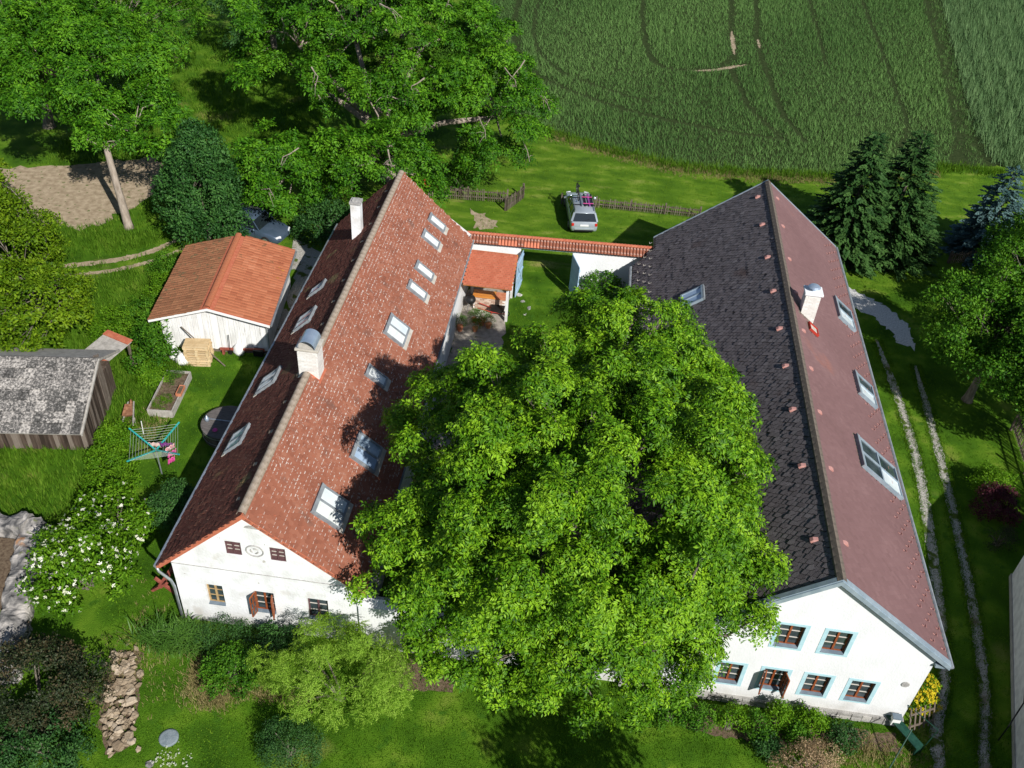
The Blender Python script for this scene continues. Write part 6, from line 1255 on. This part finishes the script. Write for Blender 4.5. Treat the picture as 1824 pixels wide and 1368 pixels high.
grow('barley_plants', 'paler grey green cereal strip at the upper right edge', 'crop', P, [blade_tuft(7, .8, .055, .17, .6) for _ in range(6)], 'blade_pale', .8, 1.25, .5+.12*row-.01*np.clip(dd, 0, 12)+rng.normal(0, .13, len(P)), np.clip(.8+.2*row, .4, 1.2))
def along(line, n, w_):
    L_ = smooth_line(line, 12); i = rng.integers(0, len(L_)-1, n); t = rng.random((n, 1)); A_ = np.array(L_); return A_[i]*(1-t)+A_[i+1]*t+rng.normal(0, 1, (n, 2))*.04+np.where(rng.random((n, 1)) < .5, -1, 1)*np.array([[w_, 0]])*rng.uniform(.75, 1.25, (n, 1))
grow('verge_grass', 'short grass creeping over the edges of the wheel tracks', 'grass', np.concatenate([along(TRACK_L, 5200, .24), along(TRACK_R, 5200, .22)]), LT, 'blade_lawn', .7, 1.5)
# yellowish mown margin and dry grass
e = np.array(FIELD[:8]); n = 5000; P = np.column_stack([rng.uniform(-5, 25, n), np.zeros(n)]); P[:, 1] = np.interp(P[:, 0], e[:, 0], e[:, 1])-np.abs(rng.normal(.5, .5, n)); P2 = np.concatenate([rng.normal((-10.9, 17.2), (.45, .25), (400, 2)), rng.normal((-11.7, 18.1), (.2, .45), (400, 2)), rng.normal((-13.9, 18.6), (.8, 1.2), (300, 2)), rng.normal((11.5, 18.6), (1.3, .4), (500, 2)), rng.normal((-18.9, 30.0), (.5, .7), (400, 2)), rng.normal((-9, 17.6), (.9, .18), (300, 2))])
P = np.concatenate([P, P2]); grow('dry_grass', 'pale dry grass on the field margin and bed edges', 'grass', P, [blade_tuft(6, .12, .02, .06, .8) for _ in range(5)], 'blade_dry', .7, 1.4)
# daylily clump
leafmat('blade_lily', (.03, .085, .01), (.065, .16, .018), (.14, .27, .035), transl=.2, rough=.5, spec=.3)
DL = empty('daylily_clump', (-12.95, 19.15, 0), 0, 'arching grassy daylily clump at the left farmhouse corner', 'plant')
V, F = [], []
for i in range(900):
    bx_, by_ = rng.normal(0, .62), rng.normal(0, .25); a = rng.uniform(0, 6.28); d = np.array([math.cos(a), math.sin(a), 0]); s_ = np.array([-d[1], d[0], 0])*.022; p = np.array([bx_, by_, 0]); L = rng.uniform(.6, 1.15); b = len(V); prev = None
    for q in range(4): t = q/3; c = p+d*L*.75*t+np.array([0, 0, L*(1.6*t-1.15*t*t)]); ww = s_*(1-t*.85); V += [c-ww, c+ww]
    for q in range(3): F += [(b+2*q, b+2*q+1, b+2*q+3), (b+2*q, b+2*q+3, b+2*q+2)]
o = link('leaves', np_mesh('leaves', np.array(V), np.array(F), np.clip(rng.normal(.5, .2, len(V)), 0, 1)), 'blade_lily', DL); o['kind'] = 'stuff'
P = rng.normal((-11.3, 14.75), (.35, .25), (60, 2)); TV, TF = [], []
for i in range(10):
    a = rng.uniform(0, 6.28); q = .05*math.sqrt(rng.uniform(0, 1)); b = len(TV); p = np.array([q*math.cos(a), q*math.sin(a), .14+rng.uniform(-.03, .03)]); TV += [p+[.02, 0, 0], p+[0, .02, 0], p+[-.02, 0, 0], p+[0, -.02, 0]]; TF += [(b, b+1, b+2), (b, b+2, b+3)]
grow('lawn_flowers', 'small white flowers in the lawn near the round cover', 'flowers', P, [(np.array(TV), np.array(TF))], 'white_flower', .3, .75)
